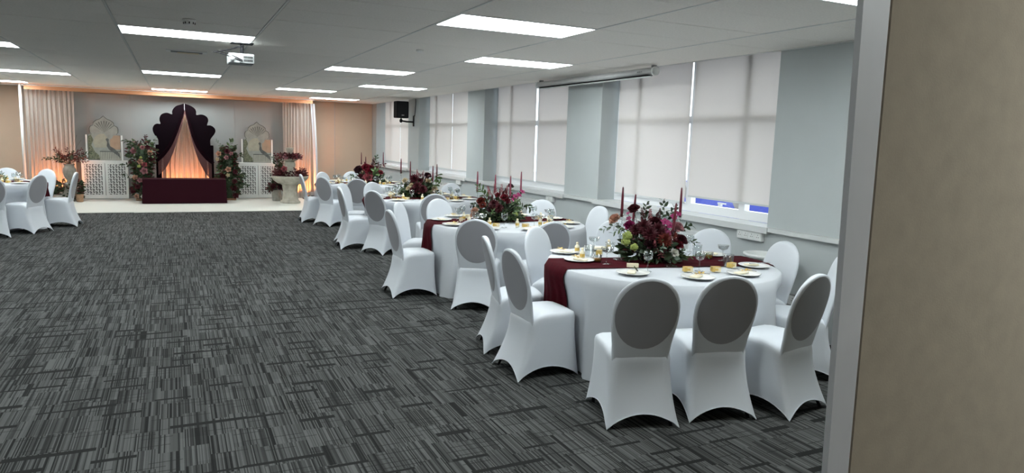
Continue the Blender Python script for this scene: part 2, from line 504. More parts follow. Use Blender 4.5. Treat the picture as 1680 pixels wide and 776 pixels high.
for k in range(4):
    y0, y1 = P[k][1], P[k+1][0]
    X0, X1 = XW+0.27, XW+0.34
    f = MB()
    f.box(X0, X1, y0, y1, 0.95, 1.045).box(X0, X1, y0, y1, 2.70, 2.78).box(X0, X1, y0, y0+0.06, 1.045, 2.70).box(X0, X1, y1-0.06, y1, 1.045, 2.70)
    f.box(X0, X1, y0+0.06, y1-0.06, 1.975, 2.055)
    for mm in MULL[k]:
        f.box(X0, X1, mm-0.045, mm+0.045, 1.045, 1.975).box(X0, X1, mm-0.045, mm+0.045, 2.055, 2.70)
    fo = struct(f.build('window_%d' % (k+1), M['upvc']))
    ys = [y0+0.06]+[v for mm in MULL[k] for v in (mm-0.045, mm+0.045)]+[y1-0.06]
    for q in range(0, len(ys), 2):
        for z0, z1 in ((1.045, 1.975), (2.055, 2.70)):
            MB().box(X0+0.03, X0+0.036, ys[q], ys[q+1], z0, z1).build('pane', M['pane'], fo)
    if k == 0:
        hd = MB().box(X0-0.03, X0, 5.98, 6.02, 1.06, 1.085).box(X0-0.04, X0-0.02, 5.90, 6.02, 1.085, 1.10)
        hd.build('window_handle', M['upvc'], fo)
    # two roller blinds per window
    for q, (a, b) in enumerate(((y0+0.012, GAPS[k][0]), (GAPS[k][1], y1-0.06))):
        zb = 1.118 if (k == 0 and q == 0) else 1.035
        names = ['nearest', 'second', 'third', 'farthest']
        t = thing('roller_blind', '%s cream roller blind in the %s window from the camera%s' % ('right-hand' if q == 0 else 'left-hand', names[k], ', stopped above the sill' if zb > 1.1 else ''),
                  'blind', (XW+0.243, (a+b)/2, zb), 0, 'cream roller blinds')
        h = (b-a)/2
        MB().box(-0.001, 0.001, -h, h, 0.012, 2.74-zb).build('blind_fabric', M['blind'], t)
        MB().box(-0.008, 0.008, -h, h, 0, 0.022).build('bottom_bar', M['gloss_white'], t)
        MB().tube([(-0.022, -h, 2.735-zb), (-0.022, h, 2.735-zb)], 0.022, 10).build('roller_tube', M['gloss_white'], t)

# back, left and near walls
wb = struct(MB().box(XL-0.2, XW+0.45, YB, YB+0.2, 0, 2.9).build('wall_back', M['tan_strip']))
xs = [-4.75, -4.4, -3.2, -2.0, -0.8, 0.4, 1.6, 2.92, 4.12, 5.2]
for a, b in zip(xs[:-1], xs[1:]):
    MB().box(a+0.012, b-0.012, YB-0.012, YB, 0.0, CEIL-0.01).build('wall_panel', M['tan_wall'], wb)
struct(MB().box(XL-0.2, XL, YN, YB, 0, 2.9).build('wall_left', M['white_wall']))
struct(MB().box(XL-0.2, XW+0.45, YN-0.2, YN, 0, 2.9).build('wall_near', M['tan_wall']))
struct(MB().box(XL, XW, YB-0.028, YB-0.0125, 0, 0.1).build('baseboard_back', M['gloss_white']))

# folding partition beside the camera
t = thing('room_partition', 'tall beige fabric partition with aluminium edge, close on the right', 'partition', (0.995, 0.80, 0))
lean = lambda z: -0.0285*(z-1.56)
def slab_(x0, x1, y0, y1, za, zb, k0=1.0, k1=1.0):
    return MB().add([(x0+k0*lean(za),y0,za),(x1+k1*lean(za),y0,za),(x1+k1*lean(za),y1,za),(x0+k0*lean(za),y1,za),(x0+k0*lean(zb),y0,zb),(x1+k1*lean(zb),y0,zb),(x1+k1*lean(zb),y1,zb),(x0+k0*lean(zb),y1,zb)],
                    [(0,3,2,1),(4,5,6,7),(0,1,5,4),(1,2,6,5),(2,3,7,6),(3,0,4,7)])
slab_(0.004, 0.062, -0.002, 0.010, 0.0, CEIL-0.006, 1.0, 0.6).build('edge_post', M['aluminium'], t)
slab_(0.062, 0.070, 0.008, 0.028, 0.0, CEIL-0.006, 0.6, 0.6).build('shadow_gap', M['black_plastic'], t)
slab_(0.070, 1.2, 0.0, 0.03, 0.0, CEIL-0.006, 0.6, 0.0).build('board_panel', M['board_fabric'], t)
for a, b in ((1.204, 2.5), (2.504, XW-0.995-0.002)):
    MB().box(a, b, 0.0, 0.03, 0.0, CEIL-0.006).build('board_panel', M['board_fabric'], t)
MB().tube([(0.071, 0.010, 1.902), (0.071, 0.014, 1.902)], 0.003, 8).build('screw', M['black_metal'], t)

# outside: ground and blue hoarding with braces
struct(MB().box(XW+0.5, 30, -10, 40, -0.3, -0.2).build('ground', M['concrete']))
hb = thing('blue_hoarding', 'blue sheeted hoarding with pale diagonal braces seen under the raised blind', 'fence', (7.6, 9.2, -0.2))
MB().box(0, 0.06, -3.4, 3.2, 0, 1.35).build('sheeting', M['blue_clad'], hb)
for k in range(6):
    y = -3.2+k*1.1
    MB().add([(-0.05, y, 0.0), (-0.05, y+0.14, 0.0), (-0.05, y+1.14, 1.35), (-0.05, y+1.0, 1.35), (-0.002, y, 0.0), (-0.002, y+0.14, 0.0), (-0.002, y+1.14, 1.35), (-0.002, y+1.0, 1.35)],
             [(0,1,2,3),(7,6,5,4),(0,4,5,1),(1,5,6,2),(2,6,7,3),(3,7,4,0)]).build('brace', M['tan_brace'], hb)

# radiators
def radiator(y0, y1, label):
    t = thing('panel_radiator', label, 'radiator', (XW-0.075, (y0+y1)/2, 0.20), 0, 'radiators under the windows')
    h = (y1-y0)/2
    b = MB().box(-0.008, 0.045, -h, h, 0.0, 0.57)
    n = int((y1-y0)/0.05)
    for k in range(n):
        y = -h+(k+0.5)*(2*h/n)
        b.box(-0.016, -0.008, y-0.014, y+0.014, 0.03, 0.54)
    b.build('radiator_panel', M['gloss_white'], t)
    MB().box(-0.016, 0.05, -h, h, 0.57, 0.595).build('top_grille', M['gloss_white'], t)
    for s in (-1, 1):
        MB().box(0.045, 0.0745, s*h*0.7-0.03, s*h*0.7+0.03, 0.1, 0.5).build('wall_bracket', M['gloss_white'], t)
        MB().tube([(0.02, s*(h-0.05), 0.01), (0.02, s*(h-0.05), -0.199)], 0.009, 6).build('pipe', M['gloss_white'], t)
radiator(5.7, 7.55, 'white ribbed radiator under the nearest window')
radiator(9.6, 11.5, 'white ribbed radiator under the second window')
radiator(13.4, 15.4, 'white ribbed radiator under the third window')

# ------------------------------------------------------------------ spandex covered chairs
def smooth_interp(tab, z):
    for (z0, a), (z1, b) in zip(tab[:-1], tab[1:]):
        if z <= z1:
            t = max(0.0, (z-z0)/(z1-z0)); return a+(b-a)*t
    return tab[-1][1]
BW = [(0.34,0.186),(0.44,0.186),(0.50,0.190),(0.56,0.200),(0.62,0.210),(0.68,0.215),(0.74,0.213),(0.79,0.203),(0.83,0.185),(0.865,0.160),(0.89,0.130),(0.91,0.095),(0.922,0.055),(0.928,0.015)]
def yc(z): return -0.145-0.105*max(0.0, (z-0.44)/0.48)**1.15
def chair_meshes():
    sk = MB()
    S = 12; K = 9
    def ring(t):
        pts = []
        hw = 0.198+0.034*(1-t)**1.7; yf = 0.218+0.015*(1-t)**2; yb = -0.155-0.115*(1-t)**1.5
        cs = [(hw, yb), (hw, yf), (-hw, yf), (-hw, yb)]
        for q in range(4):
            a, b = cs[q], cs[(q+1) % 4]
            nx, ny = (b[1]-a[1]), -(b[0]-a[0])
            ln = math.hypot(nx, ny); nx /= ln; ny /= ln
            for k in range(S):
                s = k/S
                s2 = s
                bow = math.sin(PI*s)
                hem = 0.085*(bow**0.75) + 0.0015
                rear = {3: 1.0, 0: max(0.0, 1-s*2.2), 2: max(0.0, (s-0.55)/0.45), 1: 0.0}[q]
                z = hem+(0.435-0.055*rear*rear-hem)*t
                inn = -0.022*bow*(1-t)**0.8*(1 if q != 2 else 1) + 0.012*bow*t
                rc = 0.0
                if k == 0: rc = -0.010*(0.35+t)
                cx, cy = a[0]+(b[0]-a[0])*s2, a[1]+(b[1]-a[1])*s2
                x, y = cx+nx*inn, cy+ny*inn
                if k == 0:
                    x -= math.copysign(0.012*(0.3+t), x); y -= math.copysign(0.012*(0.3+t), y-0.03)
                pts.append((x, y, z))
        return pts
    N = 4*S
    rings = [ring(k/K) for k in range(K+1)]
    top = rings[-1]
    for sc_, z in ((0.985, 0.452), (0.955, 0.466), (0.88, 0.474), (0.6, 0.480), (0.25, 0.482)):
        rings.append([(p[0]*sc_, 0.03+(p[1]-0.03)*sc_, z-(0.435-p[2])*max(0.0, sc_-0.6)*2.4) for p in top])
    vs = [p for r in rings for p in r]
    fs = []
    for k in range(len(rings)-1):
        for i in range(N):
            j = (i+1) % N
            fs.append((k*N+i, k*N+j, (k+1)*N+j, (k+1)*N+i))
    fs.append(tuple(range((len(rings)-1)*N, len(rings)*N)))
    sk.add(vs, fs)
    hem = rings[0]
    sk.tube([(p[0], p[1], p[2]+0.002) for p in hem]+[(hem[0][0], hem[0][1], hem[0][2]+0.002)], 0.0035, 4, cap=False)
    skirt = sk.mesh('seat_cover', M['spandex'], True)
    bk = MB(); n = 28
    zs = [0.34,0.38,0.42,0.46,0.50,0.54,0.58,0.62,0.66,0.70,0.74,0.77,0.80,0.83,0.855,0.88,0.90,0.915,0.924,0.928]
    vs = []; TH = 0.022
    for z in zs:
        wv = smooth_interp(BW, z); th = TH*min(1.0, wv/0.09)**0.5
        for i in range(n):
            a = 2*PI*i/n
            c, s_ = math.cos(a), math.sin(a)
            mg = max(0.0, min(1.0, (0.46-z)/0.10)); x = wv*(1-0.04*mg)*math.copysign(abs(c)**0.8, c); y = yc(z)+0.012*mg+th*(1-0.35*mg)*math.copysign(abs(s_)**0.7, s_)*(1.25 if s_ > 0 else 1)
            vs.append((x, y, z))
    fs = []
    for k in range(len(zs)-1):
        for i in range(n):
            j = (i+1) % n
            fs.append((k*n+i, k*n+j, k*n+n+j, k*n+n+i))
    fs.append(tuple(reversed(range(n)))); fs.append(tuple(range((len(zs)-1)*n, len(zs)*n)))
    bk.add(vs, fs)
    back = bk.mesh('backrest', M['spandex'], True)
    ov = MB(); nr = 6; na = 36
    vs = [];
    for r in range(nr+1):
        for a in range(na):
            an = 2*PI*a/na; rr = r/nr
            x = 0.196*rr*math.cos(an); z = 0.692+0.220*rr*math.sin(an)
            wv = smooth_interp(BW, z); th = TH*min(1.0, wv/0.09)**0.5
            u = min(0.97, abs(x)/wv)
            c = u**(1/0.8); s_ = math.sqrt(max(0, 1-c*c))
            vs.append((x, yc(z)-th*abs(s_)**0.7-0.0035*(1-0.7*rr**6), z))
    fs = []
    for r in range(nr):
        for a in range(na):
            b = (a+1) % na
            fs.append((r*na+a, r*na+b, r*na+na+b, r*na+na+a))
    ov.add(vs, fs)
    oval = ov.mesh('back_oval', M['spandex_grey'], True)
    legs = []
    for sx in (-1, 1):
        legs.append(MB().tube([(sx*0.185, 0.20, 0.0), (sx*0.17, 0.18, 0.43)], 0.011, 6).mesh('leg', M['black_metal'], True))
        legs.append(MB().tube([(sx*0.190, -0.232, 0.0), (sx*0.14, -0.06, 0.37)], 0.011, 6).mesh('leg', M['black_metal'], True))
    return skirt, back, oval, legs
CH = chair_meshes()
FOOT = []
def chair(mx, my, dx, dy, label, group):
    n = math.hypot(dx, dy); dx /= n; dy /= n
    FOOT.append((mx+dx*0.265, my+dy*0.265, dx, dy))
    t = thing('banquet_chair', label, 'chair', (mx+dx*0.265, my+dy*0.265, 0), math.atan2(-dx, dy), group)
    link('seat_cover', CH[0], t)
    b = link('backrest', CH[1], t)
    o = link('back_oval', CH[2], b); o['label'] = 'grey oval where the dark pad shows through'
    for lg in CH[3]: link('leg', lg, t)
    return t
T1, T2, T3, T4, T5 = (3.58, 4.58), (3.50, 7.42), (3.58, 10.75), (3.45, 14.2), (-2.92, 14.2)
G1, G2, G3, G4, G5 = ['chairs around the %s' % s for s in ('nearest table', 'second table', 'third table', 'fourth table', 'left table')]
W_ = 'white spandex chair '
for a in [
 (2.51,3.285,.29,.96, W_+'with dark grey oval back, front left of the nearest table', G1),
 (3.06,3.20,.24,.97, W_+'with dark grey oval back, middle front of the nearest table', G1),
 (3.68,3.085,-.2,.98, W_+'with dark grey oval back, partly hidden by the partition edge', G1),
 (2.16,4.52,1,.0, W_+'seen side on, beside the burgundy runner of the nearest table', G1),
 (2.25,5.20,.97,-.25, W_+'seen side on, just behind the side-on chair by the nearest runner', G1),
 (2.98,5.72,.48,-.88, W_+'facing the camera at the far left of the nearest table', G1),
 (4.12,6.08,-.3,-.95, W_+'half hidden behind the nearest flowers, at the far side', G1),
 (4.68,5.22,-.88,-.48, W_+'by the radiator at the far right of the nearest table', G1),
 (4.72,4.33,-.96,.12, W_+'tall and facing left against the window wall beside the nearest table', G1),
 (4.54,3.61,-.75,.6, W_+'just left of the partition edge, facing the nearest table', G1),
 (2.66,6.34,.53,.85, W_+'with grey oval back in front of the second table', G2),
 (2.05,7.34,1,.02, W_+'side on, at the left end of the second table by its runner', G2),
 (2.42,8.26,.8,-.6, W_+'facing right at the far left of the second table', G2),
 (3.08,8.66,.3,-.95, W_+'front view at the far side of the second table, left', G2),
 (3.88,8.78,-.3,-.95, W_+'front view behind the flowers of the second table', G2),
 (4.52,8.42,-.7,-.7, W_+'at the far right of the second table under the window sill', G2),
 (4.85,7.46,-.98,-.1, W_+'tall and narrow against the wall right of the second table', G2),
 (3.36,6.0,.08,.99, W_+'with grey oval back, right front of the second table', G2),
 (2.56,10.0,.87,.49, W_+'with grey back at the near left of the third table', G3),
 (2.22,10.72,1,0, W_+'side on, at the left end of the third table', G3),
 (2.46,11.62,.75,-.66, W_+'bright front view at the far left of the third table', G3),
 (3.05,11.95,.4,-.9, W_+'low front view at the far side of the third table', G3),
 (3.32,9.40,.15,.99, W_+'grey back rising behind a white one, in front of the third table', G3),
 (4.46,11.75,-.75,-.66, W_+'pale front at the window side of the third table', G3),
 (2.2,14.2,1,0, W_+'side on, nearest the stone fountain', G4),
 (2.46,13.36,.85,.52, W_+'with grey back beside the fourth table runner', G4),
 (3.0,12.78,.25,.97, W_+'with grey back in front of the fourth table', G4),
 (2.80,15.2,.6,-.8, W_+'front view at the far left of the fourth table', G4),
 (3.52,15.55,0,-1, W_+'front view against the beige wall behind the fourth table', G4),
 (-1.93,13.34,-.89,.46, W_+'with grey oval back at the near side of the left table', G5),
 (-1.52,14.22,-1,.08, W_+'side on, at the right of the left table near the lattice', G5),
 (-2.08,15.2,-.6,-.8, W_+'front top showing above the grey-backed chair at the left table', G5),
 (-2.75,15.5,-.1,-1, W_+'barely seen top at the far side of the left table', G5),
 (-2.50,12.75,-.25,.97, W_+'cut by the left picture edge, at the left table', G5),
 (-2.26,11.1,-.95,-.3, W_+'with only a hem corner in view at the left picture edge', 'chairs cut by the left edge')]:
    chair(*a)

# ------------------------------------------------------------------ tables, cloths, runners
R_T = 0.93
TUCK = {}
def tuck_table(c, ph):
    n = 720; lim = [9.0]*n
    for k in range(n):
        a = 2*PI*k/n
        ux, uy = math.cos(a), math.sin(a)
        for fx, fy, dx, dy in FOOT:
            if math.hypot(fx-c[0], fy-c[1]) > 2.0: continue
            # march out along the ray until it meets the seat footprint
            r = 0.5
            while r < 1.15:
                px, py = c[0]+ux*r-fx, c[1]+uy*r-fy
                along = px*dx+py*dy; side = px*dy-py*dx
                if abs(side) < 0.235 and -0.3 < along < 0.25:
                    lim[k] = min(lim[k], r-0.012); break
                r += 0.01
    lo = [min(lim[(k+d) % n] for d in range(-8, 9)) for k in range(n)]
    lo = [min(v, 1.12) for v in lo]
    TUCK[ph] = [sum(lo[(k+d) % n] for d in range(-8, 9))/17 for k in range(n)]
def cloth_r(z, th, ph):
    k = max(0.0, min(1.0, 1-z/0.75))
    fold = (math.sin(11*th+ph)+0.6*math.sin(17*th+2.1*ph)+0.4*math.sin(7*th-ph))*0.5
    r = R_T+0.012+0.085*k**1.2+0.024*fold*k**0.8
    f = (th % (2*PI))/(2*PI)*720; i = int(f) % 720; w_ = f-int(f)
    lim = TUCK[ph][i]*(1-w_)+TUCK[ph][(i+1) % 720]*w_
    if lim < r:
        q = max(0.0, min(1.0, (0.73-z)/0.23)); q = q*q*(3-2*q)
        r = r+(lim-r)*q
    return r
def table(c, which, ph):
    t = thing('round_table', 'round banquet table under the white cloth, %s' % which, 'table', (c[0], c[1], 0), 0, 'round banquet tables')
    MB().lathe([(0.90, 0.72), (0.915, 0.725), (0.915, 0.742), (0.90, 0.747)], 40).build('tabletop', M['cream'], t)
    for k in range(4):
        a = PI/4+k*PI/2
        MB().tube([(0.6*math.cos(a), 0.6*math.sin(a), 0), (0.55*math.cos(a), 0.55*math.sin(a), 0.72)], 0.015, 8).build('leg', M['black_metal'], t)
    N = 160
    rings = []
    for k in range(5):
        rings.append([(R_T*(k+0.02)/5*math.cos(2*PI*i/N), R_T*(k+0.02)/5*math.sin(2*PI*i/N), 0.752) for i in range(N)])
    rings.append([(0.915*math.cos(2*PI*i/N), 0.915*math.sin(2*PI*i/N), 0.752) for i in range(N)])
    rings.append([(R_T*math.cos(2*PI*i/N), R_T*math.sin(2*PI*i/N), 0.746) for i in range(N)])
    for k in range(1, 13):
        z = 0.735*(1-k/12)+0.004
        rings.append([(cloth_r(z, 2*PI*i/N, ph)*math.cos(2*PI*i/N), cloth_r(z, 2*PI*i/N, ph)*math.sin(2*PI*i/N), z) for i in range(N)])
    b = MB(); fs = []
    for k in range(len(rings)-1):
        for i in range(N):
            j = (i+1) % N
            fs.append((k*N+i, (k+1)*N+i, (k+1)*N+j, k*N+j))
    fs.append(tuple(range(N)))
    b.add([p for r in rings for p in r], fs)
    o = b.build('tablecloth', M['linen'], None, True, (c[0], c[1], 0))
    tag(o, 'white floor-length round tablecloth on %s' % which, 'tablecloth', 'white round tablecloths')
def runner(c, ang, which, zl, zr, ph, off=0.0, hw=0.235):
    rows = 24; b = MB()
    def pt(s, v):
        # s in 0..1 along, v in -1..1 across
        y = off+v*hw; xe = math.sqrt(0.925**2-y*y)
        wr_ = 0.0022*(math.sin(23*v+3*ph)+math.sin(9*v+17*s*3))
        L0, L1 = 0.25, 0.75
        def side(k, zb, sg):
            z = 0.757-(0.757-zb)*k
            th = math.atan2(y, sg*xe)+ang
            r = max(cloth_r(min(z, 0.745), th+d_, ph) for d_ in (-0.02, 0, 0.02))+0.014+0.010*k*(1+math.sin(13*v+ph))
            yy = y
            x = sg*math.sqrt(max(0.01, r*r-yy*yy))
            return (x, yy, z-0.02*k*abs(v))
        if s < L0:
            return side(((L0-s)/L0), zl, -1)
        if s > L1:
            return side(((s-L1)/(1-L1)), zr, 1)
        u = (s-L0)/(L1-L0)*2-1
        return (xe*u, y, 0.7595+wr_*0.5)
    b.grid(lambda u, v: pt(u, v*2-1), 56, rows)
    o = b.build('table_runner', M['burgundy_cloth'], None, True, (c[0], c[1], 0))
    o.rotation_euler = (0, 0, ang)
    tag(o, 'burgundy chiffon runner across %s' % which, 'table runner', 'burgundy table runners')
TN = ['the nearest table', 'the second table', 'the third table', 'the fourth table', 'the left table']
for k, c in enumerate((T1, T2, T3, T4, T5)):
    tuck_table(c, 1.3+k*1.7)
    table(c, TN[k], 1.3+k*1.7)
runner(T1, -0.187, TN[0], 0.05, 0.35, 1.3)
runner(T2, 0.05, TN[1], 0.10, 0.35, 1.3+1.7, 0.2)
runner(T3, 0.0, TN[2], 0.12, 0.35, 1.3+2*1.7, -0.02)
runner(T4, 0.0, TN[3], 0.12, 0.35, 1.3+3*1.7, 0.05)
runner(T5, 0.0, TN[4], 0.35, 0.5, 1.3+4*1.7, 0.1)

# ------------------------------------------------------------------ tableware
TZ = 0.7535
plate_me = MB().lathe([(0.055,0.0),(0.075,0.002),(0.118,0.011),(0.125,0.014),(0.122,0.0165),(0.085,0.008),(0.06,0.006)], 28).mesh('plate', M['china'], True)
def wine_prof(h, rb, rf, bowl):
    return [(rf,0.0),(rf,0.003),(rf*0.4,0.006),(0.0045,0.012),(0.0038,h*0.5),(0.009,h*0.54),(rb*0.8,h*0.62),(rb,h*0.76),(rb*bowl,h),(rb*bowl-0.002,h),(rb-0.002,h*0.76),(rb*0.78,h*0.64),(0.004,h*0.57)]
wine_me = MB().lathe(wine_prof(0.155, 0.038, 0.033, 0.86), 20).mesh('wine_glass', M['glass'], True)
coupe_me = MB().lathe([(0.034,0),(0.034,0.003),(0.012,0.006),(0.0045,0.012),(0.004,0.085),(0.012,0.092),(0.038,0.105),(0.049,0.135),(0.047,0.135),(0.036,0.108),(0.004,0.096)], 20).mesh('coupe_glass', M['glass'], True)
tumbler_me = MB().lathe([(0.032,0),(0.036,0.003),(0.042,0.095),(0.0405,0.095),(0.034,0.008)], 20).mesh('tumbler', M['glass'], True)
votive_g = MB().lathe([(0.03,0),(0.033,0.003),(0.036,0.06),(0.034,0.06),(0.03,0.006)], 18).mesh('votive_cup', M['glass'], True)
votive_w = MB().lathe([(0.028,0.004),(0.031,0.03),(0.0,0.03)], 14, cap1=False).mesh('wax', M['amber'], True)
bottle_b = MB().lathe([(0.019,0),(0.021,0.003),(0.021,0.058),(0.012,0.068),(0.009,0.075)], 14).mesh('bottle_body', M['pale_cream'], True)
bottle_l = MB().lathe([(0.0216,0.018),(0.0216,0.045)], 14, cap0=False, cap1=False).mesh('gold_label', M['gold'], True)
bottle_c = MB().lathe([(0.010,0.0745),(0.011,0.078),(0.010,0.092)], 12).mesh('cork', M['cream'], True)
fav_b = MB().bev(-0.034,0.034,-0.022,0.022,0,0.036,0.001).mesh('box_body', M['cream'])
fav_g = MB().box(-0.0352,-0.0348,-0.022,0.022,0.002,0.034).box(-0.0352,-0.012,-0.0226,-0.0221,0.002,0.034).box(-0.012,0.012,-0.0226,-0.0222,0.010,0.028).mesh('gold_side', M['gold'])
fav_r = MB().box(-0.0345,0.0345,-0.0225,0.0225,0.036,0.0385).mesh('lid', M['gold'])
box_w = MB().bev(-0.045,0.045,-0.014,0.014,0,0.03,0.001).mesh('card_box', M['cream'])
kn = MB().box(-0.006,0.006,-0.09,0.02,0.0,0.004)
kn.add([(-0.009,0.02,0.001),(0.006,0.02,0.001),(0.004,0.125,0.001),(-0.002,0.125,0.001),(-0.009,0.02,0.003),(0.006,0.02,0.003),(0.004,0.125,0.003),(-0.002,0.125,0.003)],
       [(0,3,2,1),(4,5,6,7),(0,1,5,4),(1,2,6,5),(2,3,7,6),(3,0,4,7)])
knife_me = kn.mesh('knife', M['steel'])
sp = MB().tube([(0,-0.10,0.003),(0,-0.02,0.006),(0,0.035,0.003)], 0.0032, 6)
sp.grid(lambda u, v: (0.02*math.cos(2*PI*u)*v, 0.062+0.030*math.sin(2*PI*u)*v, 0.002+0.008*v*v), 14, 3)
spoon_me = sp.mesh('spoon', M['steel'], True)
sprig = MB()
rs = random.Random(3)
for k in range(14):
    a = rs.uniform(0, 2*PI)
    sprig.leaf((rs.uniform(-0.03,0.03), rs.uniform(-0.02,0.02), 0.004), (math.cos(a), math.sin(a), rs.uniform(0.1,0.8)), rs.uniform(0.02,0.045), 0.35, (0,0,1))
sprig_me = sprig.mesh('gold_sprig', M['gold'])
nap = MB().bev(-0.055,0.055,-0.03,0.03,0,0.012,0.003)
nap_me = nap.mesh('folded_napkin', M['pale_cream'])

USED = set()
def where(c, x, y, what, tn):
    vx, vy = c[0], c[1]
    n = math.hypot(vx, vy); vx /= n; vy /= n
    dx, dy = x-c[0], y-c[1]
    far = dx*vx+dy*vy; right = dx*vy-dy*vx
    r = math.hypot(dx, dy)
    ang = math.degrees(math.atan2(right, -far))  # 0 = nearest camera, + right
    sect = ['front', 'front right', 'right', 'back right', 'back', 'back left', 'left', 'front left']
    s = sect[int(((ang+22.5) % 360)//45)]
    rim = 'near the rim' if r > 0.62 else ('half way in' if r > 0.36 else 'by the flowers')
    for form in ('{w}, {s} of {t}', '{w}, {s} of {t}, {r}', '{w}, {s} of {t}, {r}, further round', '{w}, {s} of {t}, {r}, behind its neighbour', '{w}, {s} of {t}, {r}, set apart', '{w}, {s} of {t}, {r}, last one'):
        l = form.format(w=what, s=s, t=tn, r=rim)
        if l not in LABELS: return l
    return l
def put(name, me, cat, what, k, x, y, z=0.0, rot=0.0, group=None, scale=None):
    c = (T1, T2, T3, T4, T5)[k]
    o = link(name, me, None, (x, y, TZ+0.0065+z), (0, 0, rot), scale)
    return tag(o, where(c, x, y, what, TN[k]), cat, group or '%ss on %s' % (name.replace('_', ' '), TN[k]))
def put_root(name, cat, what, k, x, y, parts, rot=0.0, z=0.0):
    c = (T1, T2, T3, T4, T5)[k]
    t = thing(name, where(c, x, y, what, TN[k]), cat, (x, y, TZ+0.0065+z), rot, '%ss on %s' % (name.replace('_', ' '), TN[k]))
    for nm, me in parts: link(nm, me, t)
    return t
def plate(k, x, y): return put('dinner_plate', plate_me, 'plate', 'white dinner plate', k, x, y)
def wine(k, x, y): return put('wine_glass', wine_me, 'glass', 'clear stemmed wine glass', k, x, y)
def coupe(k, x, y): return put('coupe_glass', coupe_me, 'glass', 'clear wide coupe glass', k, x, y)
def tumbler(k, x, y): return put('tumbler', tumbler_me, 'glass', 'clear straight tumbler', k, x, y)
def votive(k, x, y): return put_root('votive_candle', 'candle', 'small amber votive in a glass cup', k, x, y, (('votive_cup', votive_g), ('wax', votive_w)))
def bottle(k, x, y): return put_root('favour_bottle', 'bottle', 'tiny cream favour bottle with gold label', k, x, y, (('bottle_body', bottle_b), ('gold_label', bottle_l), ('cork', bottle_c)))
def favour(k, x, y, r): return put_root('favour_box', 'box', 'small gold and cream favour box', k, x, y, (('box_body', fav_b), ('gold_side', fav_g), ('lid', fav_r)), r)
def cardbox(k, x, y, r): return put('card_box', box_w, 'box', 'flat cream card box', k, x, y, 0, r)
def setting(k, x, y, a, items):
    plate(k, x, y)
    ca, sa = math.cos(a), math.sin(a)
    def at(u, v): return x+u*ca-v*sa, y+u*sa+v*ca
    if 'n' in items:
        q = at(-0.02, 0.0); put('folded_napkin', nap_me, 'napkin', 'cream folded napkin on its plate', k, q[0], q[1], 0.009, a+0.4)
    if 'g' in items:
        q = at(0.015, 0.0); put('gold_sprig', sprig_me, 'dried flower', 'gold dried sprig on its plate', k, q[0], q[1], 0.022 if 'n' in items else 0.009, a)
    if 's' in items:
        q = at(0.01, 0.03); put('spoon', spoon_me, 'spoon', 'steel spoon across its plate', k, q[0], q[1], 0.024, a+1.0)
    if 'k' in items:
        q = at(0.03, -0.01); put('table_knife', knife_me, 'knife', 'steel knife across its plate', k, q[0], q[1], 0.030, a-1.0)
# nearest table
for x, y, a, it in [(3.02,5.20,2.0,'ng'),(2.93,4.80,1.6,'ng'),(3.03,4.20,0.5,'nk'),(3.42,5.30,2.6,'n'),(3.405,3.92,0.1,'ngs'),(3.85,3.93,-0.2,'ngs'),(4.20,4.18,-0.6,'nk'),(4.26,4.74,-1.6,'n'),(3.90,5.24,-2.6,'ng')]:
    setting(0, x, y, a, it)
wine(0,3.19,4.24); coupe(0,3.06,4.60); wine(0,3.60,4.14); tumbler(0,4.00,4.26); votive(0,4.10,4.60); tumbler(0,3.13,4.97); wine(0,3.62,5.20); coupe(0,3.28,5.14)
wine(0,4.18,4.95); votive(0,3.05,4.72); coupe(0,4.13,4.47); wine(0,3.95,5.02); tumbler(0,3.42,5.10); tumbler(0,4.12,4.78)
favour(0,3.50,4.15,-0.3); favour(0,3.72,4.09,-0.35); favour(0,3.98,4.20,0.2); cardbox(0,3.19,4.43,-0.5); favour(0,3.26,5.02,0.8)
bottle(0,3.13,5.17); bottle(0,3.0,4.87); bottle(0,3.50,5.24); bottle(0,4.05,5.12)
# other tables: settings all round
def ring_table(k, seed, n=10, ph=0.0):
    c = (T1, T2, T3, T4, T5)[k]; r_ = random.Random(seed)
    for q in range(n):
        a = ph+2*PI*q/n
        ux, uy = math.cos(a), math.sin(a)
        setting(k, c[0]+ux*0.76, c[1]+uy*0.76, a+PI/2, r_.choice(['ng', 'n', 'ng', 'ngs' if k < 2 else 'ng']))
        b = a+0.22; wine(k, c[0]+0.56*math.cos(b), c[1]+0.56*math.sin(b))
        if q % 2 == 0:
            b = a-0.22; coupe(k, c[0]+0.57*math.cos(b), c[1]+0.57*math.sin(b))
        b = a+0.05; favour(k, c[0]+0.53*math.cos(b), c[1]+0.53*math.sin(b), a+PI/2)
        b = a-0.12; bottle(k, c[0]+0.50*math.cos(b), c[1]+0.50*math.sin(b))
        if q % 3 == 0:
            b = a-0.42; votive(k, c[0]+0.55*math.cos(b), c[1]+0.55*math.sin(b))
ring_table(1, 5, 10, 0.25); ring_table(2, 6, 10, 0.1); ring_table(3, 8, 10, 0.3); ring_table(4, 9, 8, 0.2)

